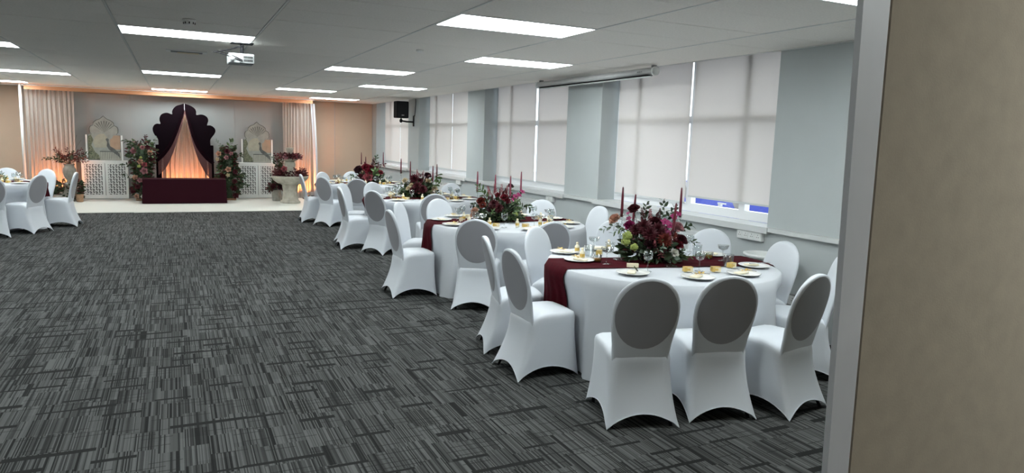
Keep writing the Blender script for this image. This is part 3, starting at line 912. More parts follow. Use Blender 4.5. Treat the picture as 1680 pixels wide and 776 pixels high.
# ------------------------------------------------------------------ candlesticks and candles
def candlestick(k, x, y, zc, lab, h_candle=0.245, pink=False, tilt=(0, 0)):
    h = zc-TZ-0.0065
    t = thing('candlestick', 'tall clear glass candlestick on %s, %s' % (TN[k], lab), 'candlestick', (x, y, TZ+0.0065), 0, 'glass candlesticks')
    MB().lathe([(0.052,0),(0.052,0.004),(0.03,0.009),(0.012,0.014)], 20).build('foot', M['glass'], t, True)
    MB().lathe([(0.009,0.013),(0.0075,h*0.5),(0.008,h-0.04)], 12).build('stem', M['glass'], t, True)
    MB().lathe([(0.008,h-0.04),(0.014,h-0.03),(0.017,h-0.005),(0.027,h+0.002),(0.027,h+0.006),(0.0135,h+0.002),(0.012,h-0.02)], 16).build('candle_cup', M['glass'], t, True)
    c = thing('taper_candle', '%s taper candle on %s, %s' % ('dusky pink' if pink else 'burgundy', TN[k], lab), 'candle', (x, y, zc-0.019), 0, 'taper candles')
    m = M['candle_pink' if pink else 'candle']
    MB().lathe([(0.0118,0.0),(0.012,0.05),(0.0095,h_candle*0.75),(0.0065,h_candle-0.006),(0.002,h_candle)], 14).build('wax', m, c, True)
    MB().tube([(0,0,h_candle-0.001),(0.0005,0,h_candle+0.010)], 0.0012, 5).build('wick', M['wick'], c)
    c.rotation_euler = (tilt[0], tilt[1], 0)
candlestick(0,3.289,4.757,1.135,'left of the flowers')
candlestick(0,3.527,4.389,1.041,'front right of the flowers',0.24,False,(0.0,0.07))
candlestick(0,3.803,4.653,1.133,'right of the flowers',0.25)
candlestick(0,3.58,5.0,1.06,'behind the flowers',0.24,False,(0,0.05))
candlestick(1,3.269,7.766,1.10,'leftmost',0.25,True)
candlestick(1,3.513,7.458-0.10,1.07,'in front of the flowers',0.25,True)
candlestick(1,3.87,7.80,1.08,'rightmost',0.27,True)
candlestick(1,3.62,8.02,1.08,'behind the flowers',0.22,True)
candlestick(2,3.26,10.9,1.148,'leftmost',0.24)
candlestick(2,3.44,10.98,1.095,'second from the left',0.25)
candlestick(2,3.64,10.45,1.05,'third from the left',0.25)
candlestick(2,3.865,10.9,1.08,'rightmost',0.23)
candlestick(3,3.417,14.2,1.16,'leftmost',0.24)
candlestick(3,3.567,14.45,1.12,'middle',0.19)
candlestick(3,3.87,14.2,1.165,'rightmost',0.25)

# ------------------------------------------------------------------ flowers
def rose_mesh(m):
    b = MB(); r_ = random.Random(11)
    for ring, (n, rad, tilt, h) in enumerate(((5,1.0,0.35,0.75),(5,0.78,0.75,0.95),(4,0.5,1.15,1.05),(3,0.25,1.35,1.05))):
        for k in range(n):
            a = 2*PI*k/n+ring*0.6
            ca, sa = math.cos(a), math.sin(a)
            wv = 1.25*rad*PI/n*1.1
            def fn(u, v):
                s = (u-0.5)*2*wv*(0.45+0.75*math.sin(PI*min(1, v*0.75+0.1)))
                out = rad*(0.15+0.85*math.sin(min(1.0, v*1.05)*PI/2*math.cos(tilt)+v*0.15))
                z = -0.35+h*v*(0.55+0.45*math.sin(tilt))-0.12*(2*u-1)**2
                if v > 0.9 and ring < 2: z -= 0.08
                return (ca*out-sa*s, sa*out+ca*s, z)
            b.grid(fn, 3, 3)
    return b.mesh('rose', m, True)
def dahlia_mesh(m):
    b = MB()
    for ring, (n, el, ln) in enumerate(((14,-0.25,1.0),(14,0.1,1.0),(12,0.45,0.95),(10,0.8,0.85),(7,1.15,0.75),(4,1.4,0.7))):
        for k in range(n):
            a = 2*PI*(k+0.5*(ring % 2))/n
            d = Vector((math.cos(a)*math.cos(el), math.sin(a)*math.cos(el), math.sin(el)*0.75))
            nv = Vector((-math.cos(a)*math.sin(el), -math.sin(a)*math.sin(el), math.cos(el)))
            b.leaf(d*0.12, d, ln*0.9, 0.42, nv, -0.12)
    return b.mesh('dahlia', m, False)
def orchid_mesh(m):
    b = MB()
    for k in range(5):
        a = 2*PI*k/5+0.3
        b.leaf((0,0,0), (math.cos(a), math.sin(a), 0.25), 1.0, 0.85, (0,0,1), 0.1)
    b.lathe([(0.12,-0.1),(0.18,0.2),(0.05,0.4)], 6)
    return b.mesh('orchid', m)
def hydrangea_mesh(m):
    b = MB(); r_ = random.Random(4)
    for k in range(46):
        d = Vector((r_.gauss(0,1), r_.gauss(0,1), r_.gauss(0.3,1))).normalized()
        e = d.orthogonal().normalized(); f = d.cross(e)
        s = 0.24; p = d*0.9
        b.add([p+e*s-d*0.05, p+f*s-d*0.05, p-e*s-d*0.05, p-f*s-d*0.05, p+d*0.1], [(0,1,4),(1,2,4),(2,3,4),(3,0,4)])
    b.lathe([(0.3,-0.8),(0.75,-0.3),(0.8,0.2),(0.4,0.7),(0.05,0.8)], 8)
    return b.mesh('hydrangea', m)
def plume_mesh(m):
    b = MB(); r_ = random.Random(2)
    for k in range(60):
        t = k/60
        a = k*2.4; rr = 0.28*(1-t)+0.04
        d = Vector((math.cos(a)*0.8, math.sin(a)*0.8, 0.9))
        b.leaf((math.cos(a)*rr*0.3, math.sin(a)*rr*0.3, -0.6+1.5*t), d, 0.30*(1-0.5*t), 0.4, None, 0.1)
    return b.mesh('astilbe', m)
FM = {}
def flower_me(shape, m):
    key = (shape, m)
    if key not in FM:
        FM[key] = {'rose': rose_mesh, 'dahlia': dahlia_mesh, 'orchid': orchid_mesh, 'hydrangea': hydrangea_mesh, 'astilbe': plume_mesh}[shape](M[m])
    return FM[key]
FCOL = {'fl_burgundy':'burgundy','fl_black':'near-black','fl_red':'crimson','fl_magenta':'magenta','fl_peach':'peach','fl_pink':'pink','fl_dusty':'dusty rose','fl_cream':'cream','fl_rust':'rust','fl_white':'white','leaf_lime':'lime green','leaf_rust':'rust','leaf_red':'burgundy'}
def bloom(parent, shape, m, x, y, z, r, look=None):
    d = Vector(look) if look is not None else Vector((x*0.8, y*0.8-0.25, 0.35))
    if d.length < 1e-4: d = Vector((0,0,1))
    q = d.to_track_quat('Z', 'Y')
    o = link(shape, flower_me(shape, m), parent, (x, y, z), q.to_euler(), r)
    o['label'] = '%s %s' % (FCOL[m], shape)
    return o
def foliage(parent, name, m, n, fn, size, wid=0.45, seed=1, up=0.2):
    r_ = random.Random(seed); b = MB()
    st = random.getstate(); random.seed(seed)
    for k in range(n):
        p, d = fn(r_)
        b.leaf(p, d, size*r_.uniform(0.7,1.25), wid, None, r_.uniform(-0.1,0.3))
    random.setstate(st)
    return stuff(b.build(name, M[m], parent))
def sprig_part(parent, m, path, n, size, wid=0.45, name='leaf_sprig', stemr=0.0018, seed=0):
    # a stem with leaf pairs along it
    path = [Vector(p) for p in path]
    b = MB().tube(path, stemr*1.2, 4, stemr*0.6)
    r_ = random.Random(seed+n)
    st = random.getstate(); random.seed(seed*7+n)
    for k in range(n):
        t = 0.25+0.75*k/max(1, n-1)
        f = t*(len(path)-1); i = min(int(f), len(path)-2); p = path[i].lerp(path[i+1], f-i)
        tg = (path[i+1]-path[i]).normalized()
        side = tg.orthogonal().normalized()
        side.rotate(Matrix.Rotation(k*2.4+r_.uniform(-.3,.3), 3, tg))
        b.leaf(p, side*0.8+tg*0.65, size*r_.uniform(0.8,1.15)*(1.15-0.4*t), wid, None, 0.15)
    random.setstate(st)
    return b.build(name, M[m], parent)
def dome(rx, ry, rz, z0, r_):
    while True:
        d = Vector((r_.uniform(-1,1), r_.uniform(-1,1), r_.uniform(-0.25,1)))
        if 0.2 < d.length < 1: break
    k = r_.uniform(0.55, 1.0)/d.length
    d2 = d*k
    return Vector((d2.x*rx, d2.y*ry, z0+max(-0.0, d2.z)*rz if d2.z > 0 else z0+0.02)), (d+Vector((r_.uniform(-.5,.5), r_.uniform(-.5,.5), r_.uniform(-.3,.5))))

VROT = [math.atan2(-math.sin(math.atan2(c[0], c[1])), math.cos(math.atan2(c[0], c[1]))) for c in (T1, T2, T3, T4)]
def arrangement(k, x, y, label, rx, rz, blooms, sprigs, seed, dens=1.0):
    t = thing('flower_arrangement', label, 'flowers', (x, y, TZ+0.0065), VROT[k], 'table flower arrangements')
    MB().lathe([(0.09,0),(0.11,0.01),(0.12,0.07),(0.115,0.07),(0.1,0.015)], 20).build('bowl', M['black_plastic'], t, True)
    MB().lathe([(0.10,0.05),(0.13,0.09),(0.11,0.17),(0.05,0.22)], 14).build('moss_core', M['leaf_dark'], t, True)
    ry = rx*0.8
    foliage(t, 'dark_foliage', 'leaf_dark', int(300*dens), lambda r_: dome(rx*0.95, ry, rz*0.72, 0.02, r_), 0.075, 0.45, seed)
    foliage(t, 'green_foliage', 'leaf_mid', int(110*dens), lambda r_: dome(rx*1.0, ry, rz*0.7, 0.03, r_), 0.062, 0.4, seed+1)
    foliage(t, 'red_foliage', 'leaf_red', int(120*dens), lambda r_: dome(rx*0.85, ry*0.9, rz*0.9, 0.06, r_), 0.06, 0.4, seed+2)
    foliage(t, 'eucalyptus', 'leaf_euc', int(60*dens), lambda r_: dome(rx*1.05, ry, rz*0.65, 0.04, r_), 0.05, 0.7, seed+3)
    for (sh, m, bx, bz, r, by) in blooms:
        bloom(t, sh, m, bx, by, bz, r)
        if bz > rz*0.72:
            MB().tube([(bx*0.4, by*0.4, 0.15), (bx*0.8, by*0.9, bz*0.75), (bx, by, bz-r*0.3)], 0.0022, 4).build('stem', M['stem'], t)
    for q, (m, path, n, size, wid) in enumerate(sprigs):
        sprig_part(t, m, path, n, size, wid, 'leaf_sprig', 0.0018, seed+q)
    return t
B = -0.13
arrangement(0, 3.53, 4.66, 'large burgundy and magenta flower arrangement on the nearest table', 0.27, 0.36, [
 ('dahlia','fl_burgundy',-0.06,0.29,0.075,B),('dahlia','fl_burgundy',0.05,0.275,0.07,B),('dahlia','fl_burgundy',-0.01,0.24,0.07,B-.04),('dahlia','fl_burgundy',-0.13,0.26,0.06,B),
 ('rose','fl_burgundy',-0.16,0.43,0.042,-.02),('rose','fl_burgundy',0.02,0.33,0.05,-.05),
 ('orchid','fl_magenta',-0.19,0.345,0.028,-.08),('rose','fl_magenta',-0.185,0.30,0.038,-.1),('orchid','fl_magenta',-0.20,0.385,0.02,-.05),
 ('rose','fl_peach',-0.315,0.335,0.045,-.02),
 ('hydrangea','leaf_lime',-0.19,0.215,0.042,-.17),('hydrangea','leaf_lime',-0.20,0.165,0.04,-.17),('hydrangea','leaf_lime',-0.13,0.13,0.035,-.2),
 ('orchid','fl_magenta',0.10,0.335,0.04,-.1),('orchid','fl_magenta',0.14,0.31,0.042,-.1),('orchid','fl_magenta',0.165,0.375,0.036,-.05),('orchid','fl_magenta',0.09,0.29,0.038,-.12),('orchid','fl_magenta',0.20,0.40,0.03,-.03),('orchid','fl_magenta',0.13,0.25,0.036,-.12),
 ('rose','fl_pink',0.205,0.30,0.045,-.05),('dahlia','fl_rust',0.11,0.20,0.07,B-.04),('dahlia','fl_rust',0.16,0.235,0.05,-.1),
 ('rose','fl_burgundy',0.24,0.20,0.045,-.06),('rose','fl_red',0.215,0.165,0.04,-.09),('rose','fl_black',0.0,0.17,0.045,-.18),('rose','fl_white',0.19,0.10,0.032,-.14),
 ('astilbe','fl_dusty',-0.02,0.37,0.09,-.04),('astilbe','leaf_red',-0.08,0.37,0.09,-.02),('astilbe','fl_burgundy',0.05,0.38,0.08,-.02),('astilbe','fl_dusty',0.03,0.16,0.07,-.2)],
 [('leaf_euc',[(-.15,0,.2),(-.28,-.03,.29),(-.40,-.05,.24)],12,0.055,0.45),('leaf_mid',[(-.12,-.05,.2),(-.24,-.08,.27),(-.31,-.1,.22)],10,0.05,0.5),
  ('leaf_dark',[(.06,0,.3),(.09,0,.42),(.07,0,.50)],10,0.06,0.5),('leaf_dark',[(-.08,0,.3),(-.07,0,.39),(-.055,0,.47)],9,0.06,0.4),('leaf_dark',[(.1,0,.3),(.14,0,.40),(.17,0,.46)],8,0.055,0.5),
  ('leaf_dark',[(.15,0,.2),(.25,-.02,.29),(.31,-.03,.31)],8,0.065,0.6),('leaf_dark',[(.2,0,.1),(.31,-.02,.19),(.36,-.02,.17)],7,0.055,0.35),
  ('leaf_mid',[(.15,-.1,.06),(.32,-.12,.075),(.46,-.1,.085)],14,0.055,0.3),('leaf_euc',[(.02,-.15,.1),(.07,-.24,.12),(.10,-.28,.16)],8,0.05,0.4),('leaf_red',[(.05,-.15,.05),(.1,-.24,.08),(.06,-.27,.12)],10,0.035,0.5)], 21)
arrangement(1, 3.47, 7.56, 'flower arrangement with dark dahlias and red roses on the second table', 0.29, 0.34, [
 ('dahlia','fl_burgundy',-0.06,0.20,0.075,-.17),('dahlia','fl_burgundy',0.0,0.165,0.06,-.2),('dahlia','fl_black',-0.10,0.15,0.05,-.18),('rose','fl_rust',-0.22,0.24,0.045,-.1),('dahlia','fl_rust',-0.19,0.19,0.05,-.13),
 ('rose','fl_red',0.06,0.29,0.042,-.1),('rose','fl_red',0.10,0.25,0.035,-.12),('rose','fl_red',-0.02,0.31,0.03,-.05),('orchid','fl_magenta',0.19,0.29,0.045,-.05),('orchid','fl_magenta',0.23,0.31,0.042,-.02),('orchid','fl_magenta',0.27,0.35,0.038,0),('orchid','fl_magenta',0.17,0.26,0.04,-.08),
 ('rose','fl_peach',-0.29,0.12,0.042,-.1),('rose','fl_peach',-0.31,0.07,0.03,-.12),('astilbe','fl_dusty',-0.05,0.35,0.11,0),('astilbe','fl_pink',0.02,0.36,0.10,0),('astilbe','fl_dusty',-0.12,0.33,0.10,0),('astilbe','fl_dusty',0.08,0.35,0.10,0),('rose','fl_black',0.13,0.42,0.03,0),('hydrangea','leaf_lime',0.2,0.09,0.03,-.15)],
 [('leaf_mid',[(-.1,0,.2),(-.2,0,.33),(-.25,0,.40)],12,0.085,0.35),('leaf_mid',[(.1,0,.2),(.12,0,.33),(.15,0,.41)],10,0.06,0.5),('leaf_dark',[(.2,0,.1),(.33,0,.2),(.38,0,.15)],10,0.08,0.4),('leaf_mid',[(.12,-.15,.08),(.2,-.24,.16),(.24,-.26,.22)],12,0.07,0.4),('leaf_mid',[(-.05,-.18,.05),(-.08,-.28,.1),(-.06,-.32,.14)],10,0.06,0.4),('leaf_mid',[(.1,-.2,.18),(.18,-.25,.24),(.22,-.25,.27)],10,0.06,0.4),('leaf_dark',[(-.15,0,.1),(-.28,0,.2),(-.33,0,.16)],8,0.06,0.5)], 31, 1.3)
arrangement(2, 3.56, 10.85, 'flower arrangement with cream roses and dark dahlias on the third table', 0.29, 0.36, [
 ('dahlia','fl_burgundy',-0.09,0.30,0.085,-.1),('dahlia','fl_burgundy',-0.04,0.18,0.09,-.18),('dahlia','fl_burgundy',0.05,0.14,0.08,-.2),('dahlia','fl_burgundy',-0.10,0.12,0.07,-.2),('rose','fl_black',0.13,0.36,0.05,0),('rose','fl_cream',-0.24,0.27,0.042,-.08),('rose','fl_cream',-0.13,0.20,0.036,-.17),('rose','fl_cream',-0.18,0.15,0.034,-.17),
 ('rose','fl_cream',0.13,0.27,0.04,-.1),('rose','fl_cream',0.24,0.16,0.042,-.1),('rose','fl_peach',0.20,0.10,0.05,-.12),('astilbe','fl_dusty',-0.04,0.37,0.1,0),('astilbe','fl_pink',0.05,0.36,0.09,0),('rose','fl_burgundy',0.0,0.27,0.05,-.1)],
 [('leaf_mid',[(.1,0,.2),(.24,-.02,.28),(.30,-.02,.36)],9,0.11,0.5),('leaf_euc',[(-.1,0,.15),(-.27,-.02,.22),(-.36,-.02,.15)],10,0.08,0.5),('leaf_mid',[(-.1,0,.1),(-.26,-.05,.14),(-.33,-.06,.08)],9,0.09,0.5),('leaf_mid',[(.1,-.05,.1),(.25,-.08,.2),(.32,-.08,.24)],9,0.09,0.5)], 41, 1.3)
arrangement(3, 3.62, 14.25, 'crimson flower arrangement on the fourth table before the beige wall', 0.29, 0.42, [
 ('rose','fl_red',-0.10,0.33,0.08,-.1),('rose','fl_red',0.0,0.31,0.07,-.1),('rose','fl_red',-0.03,0.24,0.07,-.15),('rose','fl_black',-0.25,0.28,0.085,-.05),('rose','fl_dusty',-0.06,0.13,0.09,-.2),('rose','fl_burgundy',-0.20,0.13,0.07,-.15),('dahlia','fl_burgundy',0.10,0.28,0.08,-.1),('astilbe','leaf_red',0.05,0.42,0.13,0),('astilbe','leaf_red',0.14,0.36,0.11,0),('dahlia','fl_red',0.2,0.22,0.06,-.1)],
 [('leaf_dark',[(.05,0,.3),(.1,0,.45),(.12,0,.55)],9,0.09,0.5),('leaf_mid',[(.05,-.1,.1),(.1,-.2,.2),(.08,-.22,.28)],9,0.12,0.55),('leaf_red',[(.1,0,.3),(.22,0,.4),(.3,0,.38)],9,0.09,0.45),('leaf_mid',[(-.1,0,.05),(-.3,0,.1),(-.42,0,.14)],9,0.09,0.4)], 51)
lt = thing('flower_arrangement', 'low cream and green flower arrangement on the left table', 'flowers', (-2.75, 14.1, TZ+0.0065), 0.2, 'table flower arrangements')
MB().lathe([(0.07,0),(0.09,0.05),(0.085,0.05),(0.06,0.01)], 14).build('bowl', M['black_plastic'], lt, True)
foliage(lt, 'green_foliage', 'leaf_mid', 90, lambda r_: dome(0.22, 0.15, 0.13, 0.03, r_), 0.06, 0.45, 61)
for q in range(5): bloom(lt, 'rose', 'fl_cream', -0.16+q*0.08, -0.07, 0.09+0.03*(q % 2), 0.04)

# ------------------------------------------------------------------ the stage
ST = 0.012
for q, (a, b) in enumerate(((-3.5, -0.78), (-0.78, 3.05))):
    o = MB().box(a, b-0.002, 16.2+(0.0 if q else 0.06), 20.2, 0.001, ST).build('stage_mat', M['stage_white'])
    tag(o, 'glossy white vinyl stage floor, %s sheet' % ('right-hand' if q else 'left-hand'), 'stage floor', 'white stage floor sheets')
# backdrop wall
bd = thing('backdrop_wall', 'plain white panelled backdrop behind the stage', 'backdrop', (0.25, 19.62, ST))
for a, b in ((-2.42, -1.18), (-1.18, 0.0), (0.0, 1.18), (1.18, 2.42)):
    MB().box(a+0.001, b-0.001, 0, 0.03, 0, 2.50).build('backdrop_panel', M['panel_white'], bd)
MB().box(-2.42, 2.42, 0.035, 0.07, 0.1, 0.16).box(-2.42, 2.42, 0.035, 0.07, 2.3, 2.36).box(-2.42, -2.38, 0.03, 0.07, 0, 2.5).box(2.38, 2.42, 0.03, 0.07, 0, 2.5).build('backdrop_frame', M['aluminium'], bd)
# orange uplight glow on the ceiling strip, painted as a peach band
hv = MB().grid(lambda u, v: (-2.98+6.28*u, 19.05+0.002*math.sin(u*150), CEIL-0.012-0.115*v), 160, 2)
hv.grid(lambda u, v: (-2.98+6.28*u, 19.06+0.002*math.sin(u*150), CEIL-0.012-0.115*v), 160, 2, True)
hp = thing('ceiling_glow_band', 'narrow peach band painted as uplight glow along the ceiling above the stage', 'painted glow', (0, 0, 0))
hv.build('painted_glow', M['glow_peach'], hp, True)
MB().tube([(-3.02, 19.06, CEIL-0.03), (3.34, 19.06, CEIL-0.03)], 0.018, 8).build('glow_band_rail', M['white_plastic'], hp)
# pipe stand at left
ps = thing('drape_stand', 'slim white drape pole at the left end of the stage', 'pole', (-3.06, 19.10, ST))
MB().tube([(0, 0, 0.01), (0, 0, CEIL-ST-0.01)], 0.03, 12).build('pole', M['white_plastic'], ps, True)
MB().box(-0.2, 0.2, -0.2, 0.2, 0, 0.01).build('base_plate', M['white_plastic'], ps)
def drape(x0, x1, y, z0, z1, waves, amp, m, label, extra=None):
    t = thing('sheer_drape', label, 'drape', ((x0+x1)/2, y, z0), 0, 'sheer drapes')
    W = x1-x0
    def fn(u, v):
        x = -W/2+W*u
        k = 0.6+0.4*v
        return (x+0.012*math.sin(9*u+3*v), amp*k*(math.sin(waves*2*PI*u+0.8*math.sin(5*u))+0.35*math.sin(waves*4.3*PI*u+1)), (z1-z0)*(1-v))
    MB().grid(fn, int(waves*12), 10).build('fabric', m, t, True)
    return t
drape(-3.03, -2.07, 19.35, ST, 2.52, 11, 0.028, M['sheer'], 'ivory sheer drape left of the stage, glowing orange at its foot')
drape(2.58, 3.30, 19.35, ST, 2.52, 9, 0.028, M['sheer'], 'ivory sheer drape right of the stage behind the stone fountain')
e = thing('edge_drape', 'loose white drape edge hanging at the right end of the stage', 'drape', (3.34, 19.28, ST))
MB().grid(lambda u, v: ((u-0.5)*0.11+0.075*math.sin(min(1, v*1.2)*PI/2), 0.03*math.sin(u*7+2*v), 2.5*(1-v)), 10, 14).build('fabric', M['linen'], e, True)
# floor uplighters: warm lamps at the feet of the drapes
def uplighter(x, y, label, power, rx=0.0, ry=0.0, size=1.9):
    t = thing('uplighter', label, 'lamp', (x, y, ST), 0, 'floor uplighters')
    MB().lathe([(0.05,0.0),(0.055,0.01),(0.055,0.08),(0.045,0.085)], 16).build('lamp_body', M['black_plastic'], t, True)
    MB().lathe([(0.0,0.0865),(0.04,0.0865)], 16, cap0=False, cap1=False).build('lens', emission_warm, t)
    ld = bpy.data.lights.new('uplighter_beam', 'SPOT')
    ld.energy = power; ld.color = (1.0, 0.29, 0.075); ld.spot_size = size; ld.spot_blend = 0.8; ld.shadow_soft_size = 0.04
    lo = bpy.data.objects.new('uplighter_beam', ld); COL.objects.link(lo); lo.parent = t; lo.location = (0, 0, 0.10)
    lo.rotation_euler = (PI+rx, ry, 0)
emission_warm = emission('warm_lens', (1.0, 0.4, 0.15), 2.0)
uplighter(-2.72, 19.1, 'floor uplighter in front of the left drape', 70, -0.5)
uplighter(-2.25, 19.1, 'floor uplighter behind the left urn', 70, -0.5)
uplighter(2.86, 19.1, 'floor uplighter behind the stone fountain', 90, -0.5)
uplighter(3.16, 19.1, 'small black floor uplighter right of the fountain', 70, -0.5)
uplighter(0.0, 19.10, 'floor uplighter hidden behind the bench, left', 60, -0.15)
uplighter(0.52, 19.10, 'floor uplighter hidden behind the bench, right', 60, -0.15)

# arch
AL = [(0.25,2.336),(0.162,2.302),(0.078,2.27),(0.013,2.205),(-0.02,2.13),(-0.021,2.068),(-0.114,2.097),(-0.188,2.089),(-0.256,2.049),(-0.292,1.974),(-0.294,1.901),(-0.278,1.832),(-0.352,1.833),(-0.412,1.798),(-0.447,1.724),(-0.442,1.642),(-0.408,1.562),(-0.355,1.49),(-0.338,1.441),(-0.334,1.338),(-0.40,1.335),(-0.40,0.0)]
AR = [(0.25,2.336),(0.344,2.308),(0.419,2.274),(0.483,2.223),(0.512,2.154),(0.515,2.075),(0.606,2.09),(0.683,2.079),(0.752,2.032),(0.778,1.958),(0.764,1.894),(0.750,1.835),(0.814,1.837),(0.88,1.806),(0.929,1.745),(0.932,1.681),(0.899,1.613),(0.846,1.539),(0.813,1.475),(0.814,1.348),(0.88,1.345),(0.88,0.0)]
IL = [(0.256,2.162),(0.213,1.995),(0.159,1.828),(0.09,1.64),(0.017,1.452),(-0.063,1.284),(-0.142,1.159),(-0.239,1.033),(-0.354,0.927)]
IR = [(0.262,2.162),(0.303,1.958),(0.347,1.753),(0.391,1.567),(0.452,1.381),(0.525,1.224),(0.618,1.091),(0.713,0.979),(0.828,0.883)]
FL = [(0.252,2.12),(0.211,1.933),(0.144,1.696),(0.054,1.454),(-0.066,1.203),(-0.184,0.994),(-0.293,0.819),(-0.380,0.70)]
FR = [(0.266,2.12),(0.309,1.937),(0.364,1.704),(0.433,1.444),(0.522,1.175),(0.632,0.924),(0.744,0.714),(0.86,0.60)]
def subd(l, k=4):
    out = []
    n = len(l)
    for i in range(n-1):
        p0, p1, p2, p3 = l[max(0,i-1)], l[i], l[i+1], l[min(n-1,i+2)]
        for q in range(k):
            t = q/k
            out.append(tuple(0.5*((2*p1[c])+(-p0[c]+p2[c])*t+(2*p0[c]-5*p1[c]+4*p2[c]-p3[c])*t*t+(-p0[c]+3*p1[c]-3*p2[c]+p3[c])*t**3) for c in (0,1)))
    out.append(l[-1]); return out
def interp_curve(l, t):
    f = t*(len(l)-1); i = min(int(f), len(l)-2); k = f-i
    return (l[i][0]+(l[i+1][0]-l[i][0])*k, l[i][1]+(l[i+1][1]-l[i][1])*k)
ar = thing('scalloped_arch', 'black scalloped arch with peach gauze opening and swagged plum curtains', 'arch', (0, 18.95, ST))
for nm, outer, inner, sg in (('arch_half', AL, IL, -1), ('arch_half', AR, IR, 1)):
    lobes = subd(outer[:20], 3)+outer[20:]
    x_leg = inner[-1][0]+(0.10 if sg < 0 else -0.10)
    x_leg = -0.30 if sg < 0 else 0.78
    inn = [p for p in subd(inner, 3) if (p[0] > x_leg if sg < 0 else p[0] < x_leg)]
    poly = lobes+[(x_leg, 0.0)]+list(reversed(inn))+[(0.2585, 2.2)]
    if sg < 0: poly = list(reversed(poly))
    b = MB()
    n = len(poly)
    b.prism(poly, 0.0, 0.05)
    me = b.mesh(nm, M['velvet_black'])
    bm = bmesh.new(); bm.from_mesh(me)
    bmesh.ops.triangulate(bm, faces=[f for f in bm.faces if len(f.verts) > 4])
    bmesh.ops.recalc_face_normals(bm, faces=bm.faces)
    bm.to_mesh(me); bm.free()
    link(nm, me, ar)
for inner, fr, sg in ((IL, FL, -1), (IR, FR, 1)):
    si, sf = subd(inner, 4), subd(fr, 4)
    # swag curtain: strip from the arch edge to the inner edge, folded
    def fn(u, v):
        a = interp_curve(si, u)
        o = (a[0]+sg*(0.03+0.10*u*(1-0.6*u)), a[1]+0.05)
        x = o[0]+(a[0]-o[0])*v; z = o[1]+(a[1]-o[1])*v
        return (x, -0.045-0.012*math.sin(v*22)-0.01, z)
    MB().grid(fn, 30, 20).build('swag_curtain', M['swag'], ar, True)
    fb = MB()
    for k in range(120):
        t = (k+0.5)/120
        a = interp_curve(si, t); c = interp_curve(sf, t)
        # strands hang straight down until the fringe line
        zz = a[1]-max(0.02, (a[1]-c[1])*1.0+0.03+0.06*t)
        y = -0.06+0.006*math.sin(k*2.7)
        wv = 0.0035
        fb.box(a[0]-wv, a[0]+wv, y, y+0.004, zz, a[1]+0.005)
    stuff(fb.build('fringe', M['fringe'], ar))
gz = MB()
def gf(u, v):
    z = 2.24*(1-v)
    k = max(0.04, min(1.0, (2.26-z)/1.25))**0.85
    x = 0.26+(u-0.5)*1.08*k
    return (x, 0.33+0.022*math.sin(u*2*PI*9+0.6*math.sin(u*4))+0.01*math.sin(u*2*PI*21), 2.24*(1-v))
gz.grid(gf, 120, 8).build('gauze_drape', M['sheer_peach'], ar, True)
MB().box(0.25, 0.2575, -0.002, 0.0, 2.05, 2.335).build('centre_seam', M['gloss_white'], ar)
# bench
be = thing('velvet_bench', 'burgundy velvet draped bench before the arch', 'bench', (0.21, 18.29, ST))
MB().bev(-0.86, 0.86, -0.26, 0.26, 0.44, 0.535, 0.02).build('seat', M['velvet'], be)
def vf(u, v):
    per = [(-0.88,-0.28),(0.88,-0.28),(0.88,0.28),(-0.88,0.28),(-0.88,-0.28)]
    L_ = [1.76,0.56,1.76,0.56]; s = u*sum(L_)
    for i in range(4):
        if s <= L_[i]+1e-9:
            k = s/L_[i]; p = (per[i][0]+(per[i+1][0]-per[i][0])*k, per[i][1]+(per[i+1][1]-per[i][1])*k); break
        s -= L_[i]
    w_ = 1+0.012*v*math.sin(u*90)+0.02*v
    return (p[0]*w_, p[1]*w_, 0.555*(1-v)+0.004)
cv = MB().grid(vf, 116, 6)
cv.box(-0.882, 0.882, -0.282, 0.282, 0.545, 0.562)
cv.build('velvet_cover', M['velvet'], be, False)

